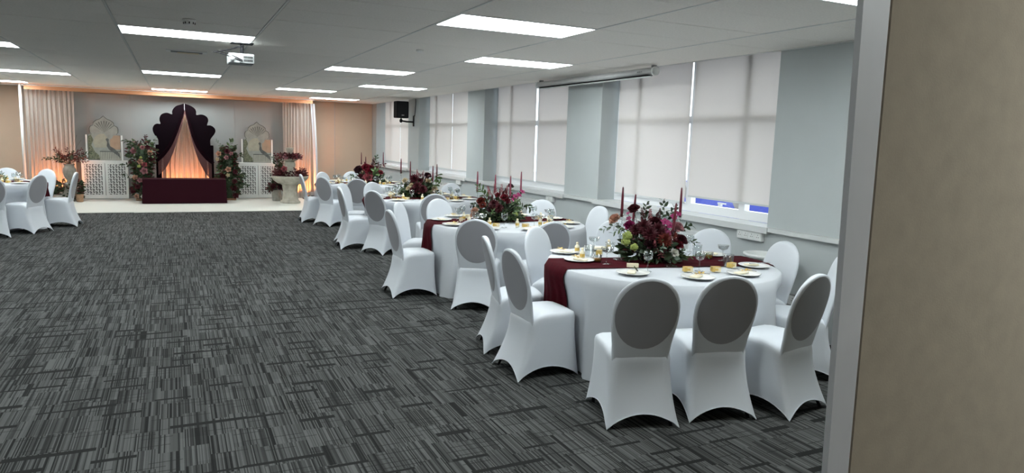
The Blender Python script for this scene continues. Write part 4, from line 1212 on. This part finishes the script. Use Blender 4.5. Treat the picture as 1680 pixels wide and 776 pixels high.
# lattice cabinets with arched prints
def lattice(cx, label, label2):
    t = thing('lattice_cabinet', label, 'cabinet', (cx, 19.30, ST), 0, 'white lattice cabinets')
    W, H = 0.48, 0.90
    b = MB().box(-W, W, 0.06, 0.28, 0, H).build('body', M['lattice'], t)
    MB().box(-W-0.02, W+0.02, -0.01, 0.29, H, H+0.022).build('top', M['lattice'], t)
    MB().box(-W+0.05, W-0.05, 0.052, 0.0595, 0.09, H-0.05).build('dark_lining', M['lattice_dark'], t)
    for sg in (-1, 1):
        x0, x1 = (-W, -0.006) if sg < 0 else (0.006, W)
        d = MB()
        d.box(x0, x1, 0, 0.03, 0.02, 0.11).box(x0, x1, 0, 0.03, H-0.07, H-0.003).box(x0, x0+0.055, 0, 0.03, 0.11, H-0.07).box(x1-0.055, x1, 0, 0.03, 0.11, H-0.07)
        do = d.build('door', M['lattice'], t)
        fr = MB(); xa, xb, za, zb = x0+0.055, x1-0.055, 0.11, H-0.07
        px, pz = 0.0605, 0.0605
        nx = int(round((xb-xa)/px)); nz = int(round((zb-za)/pz)); px = (xb-xa)/nx; pz = (zb-za)/nz
        wd = 0.0105
        for i in range(nx):
            for j in range(nz):
                ox, oz = xa+i*px, za+j*pz
                cx_, cz_ = ox+px/2, oz+pz/2
                if (i+j) % 2 == 0:
                    fr.box(ox, ox+px, 0.006, 0.02, cz_-wd, cz_+wd).box(cx_-wd, cx_+wd, 0.006, 0.02, cz_+wd, oz+pz)
                else:
                    fr.box(cx_-wd, cx_+wd, 0.006, 0.02, oz, oz+pz).box(ox, cx_-wd, 0.006, 0.02, cz_-wd, cz_+wd)
                fr.box(ox, ox+px*0.4, 0.007, 0.019, oz, oz+pz*0.22)
        stuff(fr.build('fretwork', M['lattice'], do))
    # arched print standing on the cabinet
    q = thing('arched_print', label2, 'picture', (cx, 19.44, ST+0.922), 0, 'scallop topped prints')
    half = [(0.345,0.0),(0.340,0.60),(0.262,0.612),(0.300,0.665),(0.305,0.745),(0.285,0.80),(0.225,0.835),(0.215,0.895),(0.155,0.95),(0.075,0.985),(0.0,1.055)]
    poly = half+[(-x, z) for x, z in reversed(half[:-1])]
    pm = MB().prism(poly, 0.0, 0.02).mesh('print_board', M['print_dark'])
    bm = bmesh.new(); bm.from_mesh(pm)
    bmesh.ops.triangulate(bm, faces=[f for f in bm.faces if len(f.verts) > 4]); bmesh.ops.recalc_face_normals(bm, faces=bm.faces)
    bm.to_mesh(pm); bm.free()
    link('print_board', pm, q)
    inner_ = [(x*0.955, 0.02+z*0.965) for x, z in poly]
    def flat(name, pts, m, y):
        me = MB().prism(pts, y, y+0.002).mesh(name, M[m])
        bm = bmesh.new(); bm.from_mesh(me); bmesh.ops.triangulate(bm, faces=[f for f in bm.faces if len(f.verts) > 4]); bmesh.ops.recalc_face_normals(bm, faces=bm.faces); bm.to_mesh(me); bm.free()
        link(name, me, q)
    flat('printed_field', inner_, 'print_sky', -0.0022)
    flat('printed_dome', [(-0.20,0.30),(-0.23,0.42),(-0.19,0.55),(-0.10,0.62),(0.0,0.63),(0.06,0.55),(0.07,0.42),(0.04,0.30)], 'print_dome', -0.0045)
    flat('printed_building', [(0.12,0.26),(0.335,0.26),(0.335,0.595),(0.20,0.595),(0.16,0.52),(0.12,0.50)], 'print_tan', -0.0045)
    flat('printed_trees', [(-0.335,0.02),(-0.335,0.56),(-0.27,0.60),(-0.22,0.48),(-0.27,0.36),(-0.2,0.2),(-0.12,0.12),(-0.1,0.02)], 'print_green', -0.0070)
    flat('printed_terrace', [(-0.1,0.01),(0.34,0.01),(0.34,0.22),(-0.1,0.22)], 'print_pale', -0.0070)
    rails = MB()
    for k in range(12): rails.box(-0.09+k*0.036, -0.082+k*0.036, -0.0100, -0.0075, 0.03, 0.20)
    rails.box(-0.1, 0.34, -0.0100, -0.0075, 0.20, 0.222)
    rails.build('printed_balustrade', M['print_dark'], q)
    flat('printed_bird', [(0.03,0.50),(0.06,0.53),(0.10,0.50),(0.09,0.44),(0.12,0.34),(0.22,0.27),(0.31,0.16),(0.33,0.05),(0.27,0.12),(0.18,0.19),(0.09,0.26),(0.05,0.34),(0.06,0.44)], 'print_dark', -0.0125)
    for k in range(9):
        a = -0.9+k*0.225
        flat('printed_ray', [(0.01*math.cos(a), 0.66+0.02*k*0), (0.26*math.sin(a), 0.66+0.27*math.cos(a)+0.0), (0.26*math.sin(a)+0.022, 0.66+0.27*math.cos(a))], 'print_dark', -0.0045)
    # white surround board behind the print
    fb = MB().box(-0.385, -0.35, 0.0, 0.02, 0, 0.60).box(0.35, 0.385, 0.0, 0.02, 0, 0.60)
    fb.build('side_batten', M['lattice'], q)
lattice(-1.50, 'white lattice-door cabinet left of the arch', 'scallop-topped peacock courtyard print on the left cabinet')
lattice(1.95, 'white lattice-door cabinet right of the arch', 'scallop-topped peacock courtyard print on the right cabinet')

# floral columns either side of the arch
def floral_column(cx, cy, w_, h, label, blooms, sprigs, seed):
    t = thing('floral_column', label, 'flowers', (cx, cy, ST), 0, 'floral columns by the arch')
    MB().box(-0.16, 0.16, -0.1, 0.12, 0, 0.05).build('base', M['terracotta'], t)
    MB().lathe([(0.10,0.05),(0.13,0.4),(0.14,0.9),(0.12,h-0.2),(0.04,h-0.1)], 12).build('core', M['leaf_dark'], t, True)
    def fn(r_):
        z = r_.uniform(0.13, h*0.97); a = r_.uniform(0, 2*PI); k = r_.uniform(0.6, 1.0)
        wz = w_*(0.80+0.25*math.sin(z*5+seed))*(1.0 if z < h-0.2 else 0.75)
        return Vector((wz*k*math.cos(a), wz*0.8*k*math.sin(a), z)), Vector((math.cos(a), math.sin(a), r_.uniform(-.6,.7)))
    foliage(t, 'dark_foliage', 'leaf_dark', 620, fn, 0.10, 0.5, seed)
    foliage(t, 'green_foliage', 'leaf_mid', 170, fn, 0.09, 0.45, seed+1)
    foliage(t, 'red_foliage', 'leaf_red', 260, fn, 0.10, 0.45, seed+2)
    for sh, m, x, z, r in blooms:
        xx = x-cx; yy = -0.8*math.sqrt(max(0.005, (w_*1.0)**2-min(abs(xx), w_*0.98)**2))-0.03
        bloom(t, sh, m, xx, yy, z-ST, r*0.74, (xx*0.5, -1, 0.2))
    for q, (m, path, n, s) in enumerate(sprigs): sprig_part(t, m, path, n, s, 0.5, 'leaf_sprig', 0.003, seed+q)
    return t
floral_column(-0.69, 18.90, 0.29, 1.45, 'tall rose and foliage column left of the bench',
 [('rose','fl_pink',-0.86,1.20,0.075),('rose','fl_peach',-0.52,1.16,0.07),('rose','fl_peach',-0.73,0.95,0.07),('hydrangea','leaf_lime',-0.755,0.84,0.06),('rose','fl_dusty',-0.64,0.88,0.07),('rose','fl_pink',-0.65,0.73,0.09),('rose','fl_peach',-0.85,0.58,0.065),('rose','fl_white',-0.93,0.59,0.05),('rose','fl_pink',-0.745,0.51,0.065),('rose','fl_peach',-0.83,0.14,0.06),('rose','fl_pink',-0.67,1.28,0.06),('rose','fl_burgundy',-0.475,1.03,0.08),('hydrangea','leaf_lime',-0.71,1.04,0.05),('dahlia','fl_burgundy',-0.56,1.28,0.08),('dahlia','fl_burgundy',-0.8,0.36,0.09),('rose','fl_white',-0.70,0.13,0.05),('dahlia','fl_burgundy',-0.9,0.25,0.08)],
 [('leaf_dark',[(-.1,0,1.2),(-.25,-.05,1.38),(-.36,-.05,1.42)],9,0.11),('leaf_red',[(.05,0,1.3),(.06,0,1.45),(.09,0,1.54)],8,0.08),('leaf_dark',[(-.2,0,.8),(-.36,-.05,.86),(-.45,-.05,.84)],8,0.08),('leaf_dark',[(-.2,-.1,.55),(-.35,-.12,.60),(-.42,-.12,.64)],7,0.08),('leaf_euc',[(.15,0,1.2),(.25,0,1.4),(.32,0,1.5)],10,0.07)], 71)
floral_column(1.21, 18.90, 0.28, 1.38, 'tall rose and foliage column right of the bench',
 [('rose','fl_peach',0.98,1.17,0.07),('rose','fl_pink',1.15,1.08,0.06),('rose','fl_peach',1.19,0.79,0.075),('rose','fl_cream',1.18,0.645,0.055),('rose','fl_pink',1.26,1.18,0.055),('dahlia','fl_burgundy',1.35,0.73,0.09),('dahlia','fl_burgundy',1.33,0.49,0.09),('rose','fl_burgundy',1.30,0.34,0.08),('rose','fl_burgundy',1.35,0.14,0.08),('rose','fl_burgundy',1.07,0.62,0.08),('dahlia','fl_burgundy',1.17,1.23,0.10),('rose','fl_cream',0.95,1.03,0.05)],
 [('leaf_mid',[(.0,0,1.2),(.05,-.05,1.42),(.08,-.05,1.50)],9,0.12),('leaf_dark',[(.1,0,1.0),(.25,-.05,1.15),(.33,-.05,1.12)],9,0.10),('leaf_dark',[(.15,0,.6),(.32,-.05,.68),(.38,-.05,.58)],9,0.09),('leaf_dark',[(.15,0,.4),(.35,-.05,.42),(.44,-.05,.36)],9,0.10),('leaf_euc',[(-.1,0,1.2),(-.2,0,1.4),(-.27,0,1.5)],10,0.07)], 81)

# urn on the left with spray, on a flowered plinth
t = thing('stone_urn', 'aged stone urn with wild red foliage spray before the left drape', 'urn', (-2.17, 18.85, ST))
MB().lathe([(0.15,0.0),(0.155,0.03),(0.14,0.05),(0.135,0.36),(0.15,0.385),(0.15,0.42)], 20).build('plinth', M['urn_stone'], t, True)
MB().lathe([(0.07,0.42),(0.075,0.44),(0.055,0.47),(0.10,0.54),(0.135,0.66),(0.13,0.74),(0.095,0.80),(0.10,0.83),(0.12,0.85),(0.105,0.85),(0.08,0.80)], 24).build('urn', M['urn_stone'], t, True)
r_ = random.Random(5)
for k in range(22):
    a = r_.uniform(0, 2*PI); el = r_.uniform(0.15, 1.2); ln = r_.uniform(0.32, 0.52)
    d = Vector((math.cos(a)*math.cos(el)*1.1, math.sin(a)*math.cos(el)*0.7, math.sin(el)))
    p0 = Vector((0, 0, 0.84)); p1 = p0+d*ln*0.55+Vector((0,0,0.04)); p2 = p0+d*ln-Vector((0,0,0.03))
    sprig_part(t, r_.choice(['leaf_dark','leaf_red','leaf_red','leaf_dark','leaf_rust']), [p0, p1, p2], 14, 0.085, 0.4, 'leaf_sprig', 0.003, k)
for k, (x, z) in enumerate(((0.05,0.42),(0.18,0.66),(0.26,0.55))):
    MB().tube([(0,0,0.85),(x*0.5,-0.02,0.85+z*0.6),(x,-0.03,0.85+z)], 0.002, 4).build('twig', M['stem'], t)
bloom(t, 'astilbe', 'leaf_rust', 0.05, -0.12, 0.98, 0.14, (0.1,-0.5,1)); bloom(t, 'astilbe', 'leaf_rust', -0.12, -0.10, 1.02, 0.14, (-0.6,-0.4,1))
def pf(r_):
    a = r_.uniform(0, 2*PI); z = r_.uniform(0.05, 0.44)
    return Vector((0.23*math.cos(a)-0.03, 0.18*math.sin(a)-0.05, z+0.03)), Vector((math.cos(a), math.sin(a), r_.uniform(-.5,.5)))
foliage(t, 'dark_foliage', 'leaf_dark', 260, pf, 0.10, 0.5, 91)
foliage(t, 'red_foliage', 'leaf_red', 150, pf, 0.09, 0.5, 92)
tag(MB().lathe([(0.07,0),(0.085,0.01),(0.095,0.16),(0.10,0.17),(0.085,0.17),(0.08,0.02)], 16).build('plant_pot', M['galv'], None, True, (-2.37, 18.62, ST)), 'small grey pot at the foot of the stone urn, left', 'pot')
tag(MB().lathe([(0.06,0),(0.07,0.01),(0.08,0.17),(0.085,0.18),(0.07,0.18),(0.065,0.02)], 16).build('plant_pot', M['terracotta'], None, True, (-1.97, 18.62, ST)), 'small brown pot at the foot of the stone urn, right', 'pot')

# fountain
t = thing('stone_fountain', 'tiered stone fountain filled with burgundy blooms, right of the stage', 'fountain', (2.56, 17.98, ST))
MB().lathe([(0.24,0),(0.245,0.03),(0.205,0.06),(0.19,0.10),(0.175,0.3),(0.19,0.44),(0.23,0.47)], 20).build('pedestal', M['stone'], t, False)
MB().lathe([(0.20,0.47),(0.30,0.49),(0.38,0.55),(0.44,0.63),(0.445,0.665),(0.41,0.67),(0.36,0.62),(0.2,0.59)], 28).build('basin', M['stone'], t, False)
MB().lathe([(0.13,0.59),(0.12,0.65),(0.11,0.73),(0.125,0.80),(0.12,0.86),(0.135,0.95),(0.11,1.02)], 18).build('column', M['stone'], t, True)
MB().lathe([(0.09,1.02),(0.17,1.05),(0.20,1.10),(0.18,1.105),(0.1,1.07)], 20).build('upper_basin', M['stone'], t, True)
MB().lathe([(0.05,1.06),(0.045,1.20),(0.085,1.29),(0.10,1.345),(0.08,1.36),(0.04,1.33)], 16).build('finial', M['stone'], t, True)
def ring_fol(R0, R1, z0, z1):
    def fn(r_):
        a = r_.uniform(0, 2*PI); R = r_.uniform(R0, R1)
        return Vector((R*math.cos(a), R*math.sin(a), r_.uniform(z0, z1))), Vector((math.cos(a), math.sin(a), r_.uniform(-.2,1.0)))
    return fn
foliage(t, 'lower_red_foliage', 'leaf_red', 320, ring_fol(0.15,0.36,0.62,0.76), 0.10, 0.5, 101)
foliage(t, 'upper_red_foliage', 'leaf_red', 260, ring_fol(0.06,0.24,1.07,1.19), 0.09, 0.5, 102)
foliage(t, 'dusty_foliage', 'fl_dusty', 90, ring_fol(0.1,0.28,1.08,1.2), 0.05, 0.5, 103)
foliage(t, 'trailing_foliage', 'fl_burgundy', 120, ring_fol(0.25,0.38,0.6,0.8), 0.07, 0.5, 104)
for k in range(9):
    a = 2*PI*k/9
    sprig_part(t, 'leaf_red', [(0.2*math.cos(a), 0.2*math.sin(a), 0.68), (0.33*math.cos(a), 0.3*math.sin(a), 0.80), (0.37*math.cos(a), 0.33*math.sin(a), 0.86)], 8, 0.07, 0.5, 'leaf_sprig', 0.003, k+30)
for k, (x, z, m) in enumerate(((-0.16,0.85,'fl_dusty'),(0.1,1.15,'fl_dusty'),(-0.12,1.14,'fl_pink'),(-0.25,0.72,'fl_burgundy'),(0.2,0.72,'fl_burgundy'))):
    bloom(t, 'rose', m, x, -0.18, z, 0.06, (x,-1,0.4))
# dark plant in a pot beside the fountain and one behind
t = thing('potted_plant', 'weathered bucket pot with burgundy leaved plant left of the fountain', 'plant', (2.30, 18.55, ST))
MB().lathe([(0.09,0),(0.095,0.01),(0.12,0.27),(0.125,0.28),(0.11,0.28),(0.10,0.22)], 18).build('pot', M['galv'], t, True)
foliage(t, 'red_foliage', 'leaf_red', 130, lambda r_: dome(0.20, 0.16, 0.26, 0.27, r_), 0.09, 0.55, 111)
foliage(t, 'green_foliage', 'leaf_dark', 90, lambda r_: dome(0.19, 0.16, 0.24, 0.27, r_), 0.09, 0.5, 112)
for k in range(5):
    a = k*1.3
    sprig_part(t, 'leaf_dark', [(0,0,0.3),(0.08*math.cos(a),0.06*math.sin(a),0.5),(0.12*math.cos(a),0.1*math.sin(a),0.66)], 8, 0.08, 0.5, 'leaf_sprig', 0.003, k+50)
bloom(t, 'rose', 'fl_burgundy', -0.08, -0.14, 0.38, 0.06, (0,-1,.3)); bloom(t, 'rose', 'fl_black', 0.07, -0.15, 0.36, 0.05, (0,-1,.3))
t = thing('tall_plant', 'tall dark leafy plant rising behind the fountain basin', 'plant', (2.42, 18.98, ST))
MB().lathe([(0.10,0),(0.12,0.02),(0.14,0.3),(0.12,0.3),(0.11,0.04)], 16).build('pot', M['galv'], t, True)
for k in range(9):
    a = k*0.7
    sprig_part(t, 'leaf_dark' if k % 3 else 'leaf_red', [(0,0,0.25),(0.05*math.cos(a),0.05*math.sin(a),0.8),(0.15*math.cos(a),0.1*math.sin(a),1.05+0.05*(k % 4))], 16, 0.085, 0.6, 'leaf_sprig', 0.004, k+60)

# ------------------------------------------------------------------ ceiling and wall fittings
t = thing('smoke_detector', 'small white smoke detector on the ceiling before the aisle panel', 'smoke detector', (0.147, 6.72, CEIL))
MB().lathe([(0.05,-0.012),(0.055,-0.010),(0.055,0.0)], 20).build('base', M['fitting_white'], t, True)
MB().lathe([(0.022,-0.045),(0.04,-0.042),(0.045,-0.016),(0.045,-0.0125)], 20).build('dome', M['fitting_white'], t, True)
gr = MB()
for k in range(8):
    a = 2*PI*k/8
    gr.box(0.044*math.cos(a)-0.004, 0.044*math.cos(a)+0.004, 0.044*math.sin(a)-0.004, 0.044*math.sin(a)+0.004, -0.038, -0.022)
gr.build('grille', M['black_plastic'], t)
t = thing('emergency_light', 'slim recessed emergency light between the two aisle panels', 'light', (0.167, 9.35, CEIL))
MB().box(-0.22, 0.22, -0.11, 0.11, -0.012, -0.003).build('housing', M['fitting_white'], t)
MB().box(-0.17, 0.17, -0.055, 0.03, -0.022, -0.0125).build('lamp_slot', M['grey_plastic'], t)
MB().box(-0.10, 0.13, -0.045, 0.015, -0.030, -0.0225).build('diffuser', M['cream'], t)
for k, (x, y) in enumerate(((0.136, 15.0), (2.39, 7.35), (2.9, 16.3))):
    t = thing('ceiling_sensor', 'tiny white ceiling sensor, ' + ('beyond the aisle panels', 'between the window-side panels', 'far down the window side')[k], 'sensor', (x, y, CEIL), 0, 'small ceiling sensors')
    MB().lathe([(0.02,-0.025),(0.03,-0.02),(0.04,-0.006),(0.04,0.0)], 14).build('sensor_body', M['fitting_white'], t, True)
# projector
t = thing('projector', 'white ceiling projector with looped black cables', 'projector', (0.655, 8.02, 2.455))
MB().bev(-0.125, 0.125, -0.13, 0.13, -0.05, 0.05, 0.008).build('body', M['projector_white'], t)
g = MB()
for k in range(7):
    for j in range(2):
        g.box(0.02+k*0.013, 0.029+k*0.013, -0.1335, -0.1305, -0.030+j*0.032, -0.006+j*0.032)
g.build('vent_grille', M['black_plastic'], t)
MB().tube([(-0.09, -0.13, -0.01), (-0.09, -0.155, -0.01)], 0.025, 14).build('lens', M['grey_plastic'], t, True)
MB().tube([(0.02, 0.05, 0.05), (0.02, 0.05, CEIL-2.455-0.005)], 0.018, 10).build('drop_pole', M['black_metal'], t, True)
MB().box(-0.09, 0.13, -0.02, 0.12, CEIL-2.455-0.012, CEIL-2.455-0.003).build('mount_plate', M['black_metal'], t)
for dz, s in ((0.0, 1.0), (0.012, 0.82)):
    pts = []
    for k in range(15):
        a = k/14
        pts.append((0.03-0.28*math.sin(a*PI)*s-(0.02 if k else 0), -0.05-0.09*a, 0.13-0.16*a-0.05*math.sin(a*2*PI)*0.5+dz))
    MB().tube(pts, 0.005, 6).build('cable', M['black_plastic'], t, True)
MB().tube([(-0.02, -0.14, -0.045), (0.05, -0.139, -0.052), (0.11, -0.138, -0.05)], 0.005, 6).build('cable', M['black_plastic'], t, True)
# projection screen housing
t = thing('projection_screen', 'long white roll-down projection screen housing along the window wall', 'projection screen', (5.02, 8.19, 2.555))
L2 = 1.43
MB().tube([(0, -L2, 0), (0, L2, 0)], 0.043, 14).build('housing', M['aluminium'], t, True)
MB().box(-0.046, 0.02, -L2+0.06, L2-0.1, -0.052, -0.040).build('slot', M['black_plastic'], t)
MB().box(-0.03, -0.005, -L2+0.03, L2-0.06, -0.068, -0.053).build('bottom_bar', M['gloss_white'], t)
for s in (-1, 1):
    MB().tube([(0, s*L2, 0), (0, s*(L2+0.035), 0)], 0.05, 14).build('end_cap', M['white_plastic'], t, True)
    MB().box(-0.01, 0.05, s*(L2-0.04)-0.012, s*(L2-0.04)+0.012, 0.03, CEIL-2.555-0.007).build('bracket', M['grey_plastic'], t)
bl = MB()
for k, ww in enumerate((0.014,0.010,0.012,0.008,0.012)):
    bl.box(-0.0445, -0.0435, -1.17-k*0.02, -1.17-k*0.02+ww, -0.006, 0.008)
bl.build('small_print', M['grey_plastic'], t)
# loudspeaker on bracket
t = thing('loudspeaker', 'black loudspeaker on a wall bracket between the far windows', 'speaker', (4.88, 16.36, 2.355))
MB().bev(-0.145, 0.145, -0.14, 0.14, -0.195, 0.195, 0.012).build('cabinet', M['black_plastic'], t)
MB().box(-0.13, 0.13, -0.146, -0.1405, -0.18, 0.18).build('grille', M['black_metal'], t)
MB().box(-0.03, 0.03, -0.149, -0.1465, -0.135, -0.125).build('badge', M['steel'], t)
t = thing('speaker_bracket', 'black swivel arm bracket holding the loudspeaker on the pillar', 'bracket', (XW, 16.36, 2.10))
MB().box(-0.022, -0.001, -0.03, 0.03, -0.125, 0.125).build('wall_plate', M['black_metal'], t)
MB().tube([(-0.02, 0, -0.02), (-0.18, 0, -0.02), (-0.32, 0, 0.0)], 0.02, 8).build('arm', M['black_metal'], t, True)
MB().lathe([(0.01,-0.05),(0.035,-0.03),(0.04,0.0),(0.03,0.03),(0.014,0.045),(0.014,0.06)], 12, (-0.32, 0)).build('swivel', M['black_metal'], t, True)
tag(MB().tube([(5.19, 16.22, 2.62), (5.188, 16.20, 2.5), (5.192, 16.24, 2.35), (5.19, 16.28, 2.22), (5.19, 16.34, 2.232)], 0.007, 6).build('speaker_cable', M['black_plastic'], None, True), 'black cable running down the pillar to the loudspeaker', 'cable')
# sockets
def socket(y0, y1, z0, z1, label, n, base='white_plastic'):
    t = thing('socket_box', label, 'socket', (XW, (y0+y1)/2, z0), 0, 'sockets on the window wall')
    h = (y1-y0)/2
    MB().bev(-0.045, -0.0005, -h, h, 0, z1-z0, 0.004).build('back_box', M[base], t)
    for k in range(n):
        y = -h+(k+0.5)*2*h/n
        MB().box(-0.0485, -0.0455, y-h/n*0.8, y+h/n*0.8, 0.012, z1-z0-0.012).build('face_plate', M['white_plastic'], t)
        s = MB()
        for dy, dz in ((0, 0.018), (-0.011, -0.004), (0.011, -0.004)):
            s.box(-0.0495, -0.0488, y+dy-0.003, y+dy+0.003, (z1-z0)/2+dz-0.004, (z1-z0)/2+dz+0.004)
        s.build('pin_hole', M['black_plastic'], t)
socket(5.07, 5.40, 0.80, 0.886, 'white four-gang socket strip under the nearest window sill', 4)
socket(9.30, 9.52, 0.80, 0.886, 'white socket box under the sill beside the second window pillar', 1)
socket(13.15, 13.38, 0.80, 0.886, 'white socket box under the sill beside the third window pillar', 1)
socket(4.52, 4.72, 0.26, 0.37, 'low grey-green socket box behind the tall chair near the partition', 1, 'grey_plastic')
# white tub near the wall
t = thing('plastic_tub', 'white oval plastic tub on a stand between the nearest table and the wall', 'tub', (4.965, 4.80, 0))
tb = MB(); n = 24; prof = [(0.10,0.52),(0.13,0.53),(0.165,0.70),(0.185,0.715),(0.185,0.73),(0.165,0.735),(0.15,0.715),(0.12,0.56)]
vs = [(r*1.0*math.cos(2*PI*i/n), r*1.25*math.sin(2*PI*i/n), z) for r, z in prof for i in range(n)]
fs = [(k*n+i, k*n+(i+1) % n, k*n+n+(i+1) % n, k*n+n+i) for k in range(len(prof)-1) for i in range(n)]+[tuple(reversed(range(n))), tuple(range((len(prof)-1)*n, len(prof)*n))]
tb.add(vs, fs).build('tub', M['white_plastic'], t, True)
for sx in (-1, 1):
    for sy in (-1, 1):
        MB().tube([(sx*0.13, sy*0.16, 0), (sx*0.08, sy*0.10, 0.525)], 0.011, 6).build('leg', M['white_plastic'], t, True)

# portals guide daylight sampling at the four windows
for k in range(4):
    y0, y1 = P[k][1], P[k+1][0]
    ld = bpy.data.lights.new('window_daylight', 'AREA')
    ld.shape = 'RECTANGLE'; ld.size = 1.85; ld.size_y = y1-y0
    ld.cycles.is_portal = True
    lo = bpy.data.objects.new('window_daylight', ld); COL.objects.link(lo)
    lo.location = (XW+0.40, (y0+y1)/2, 1.87); lo.rotation_euler = (0, PI/2, 0)
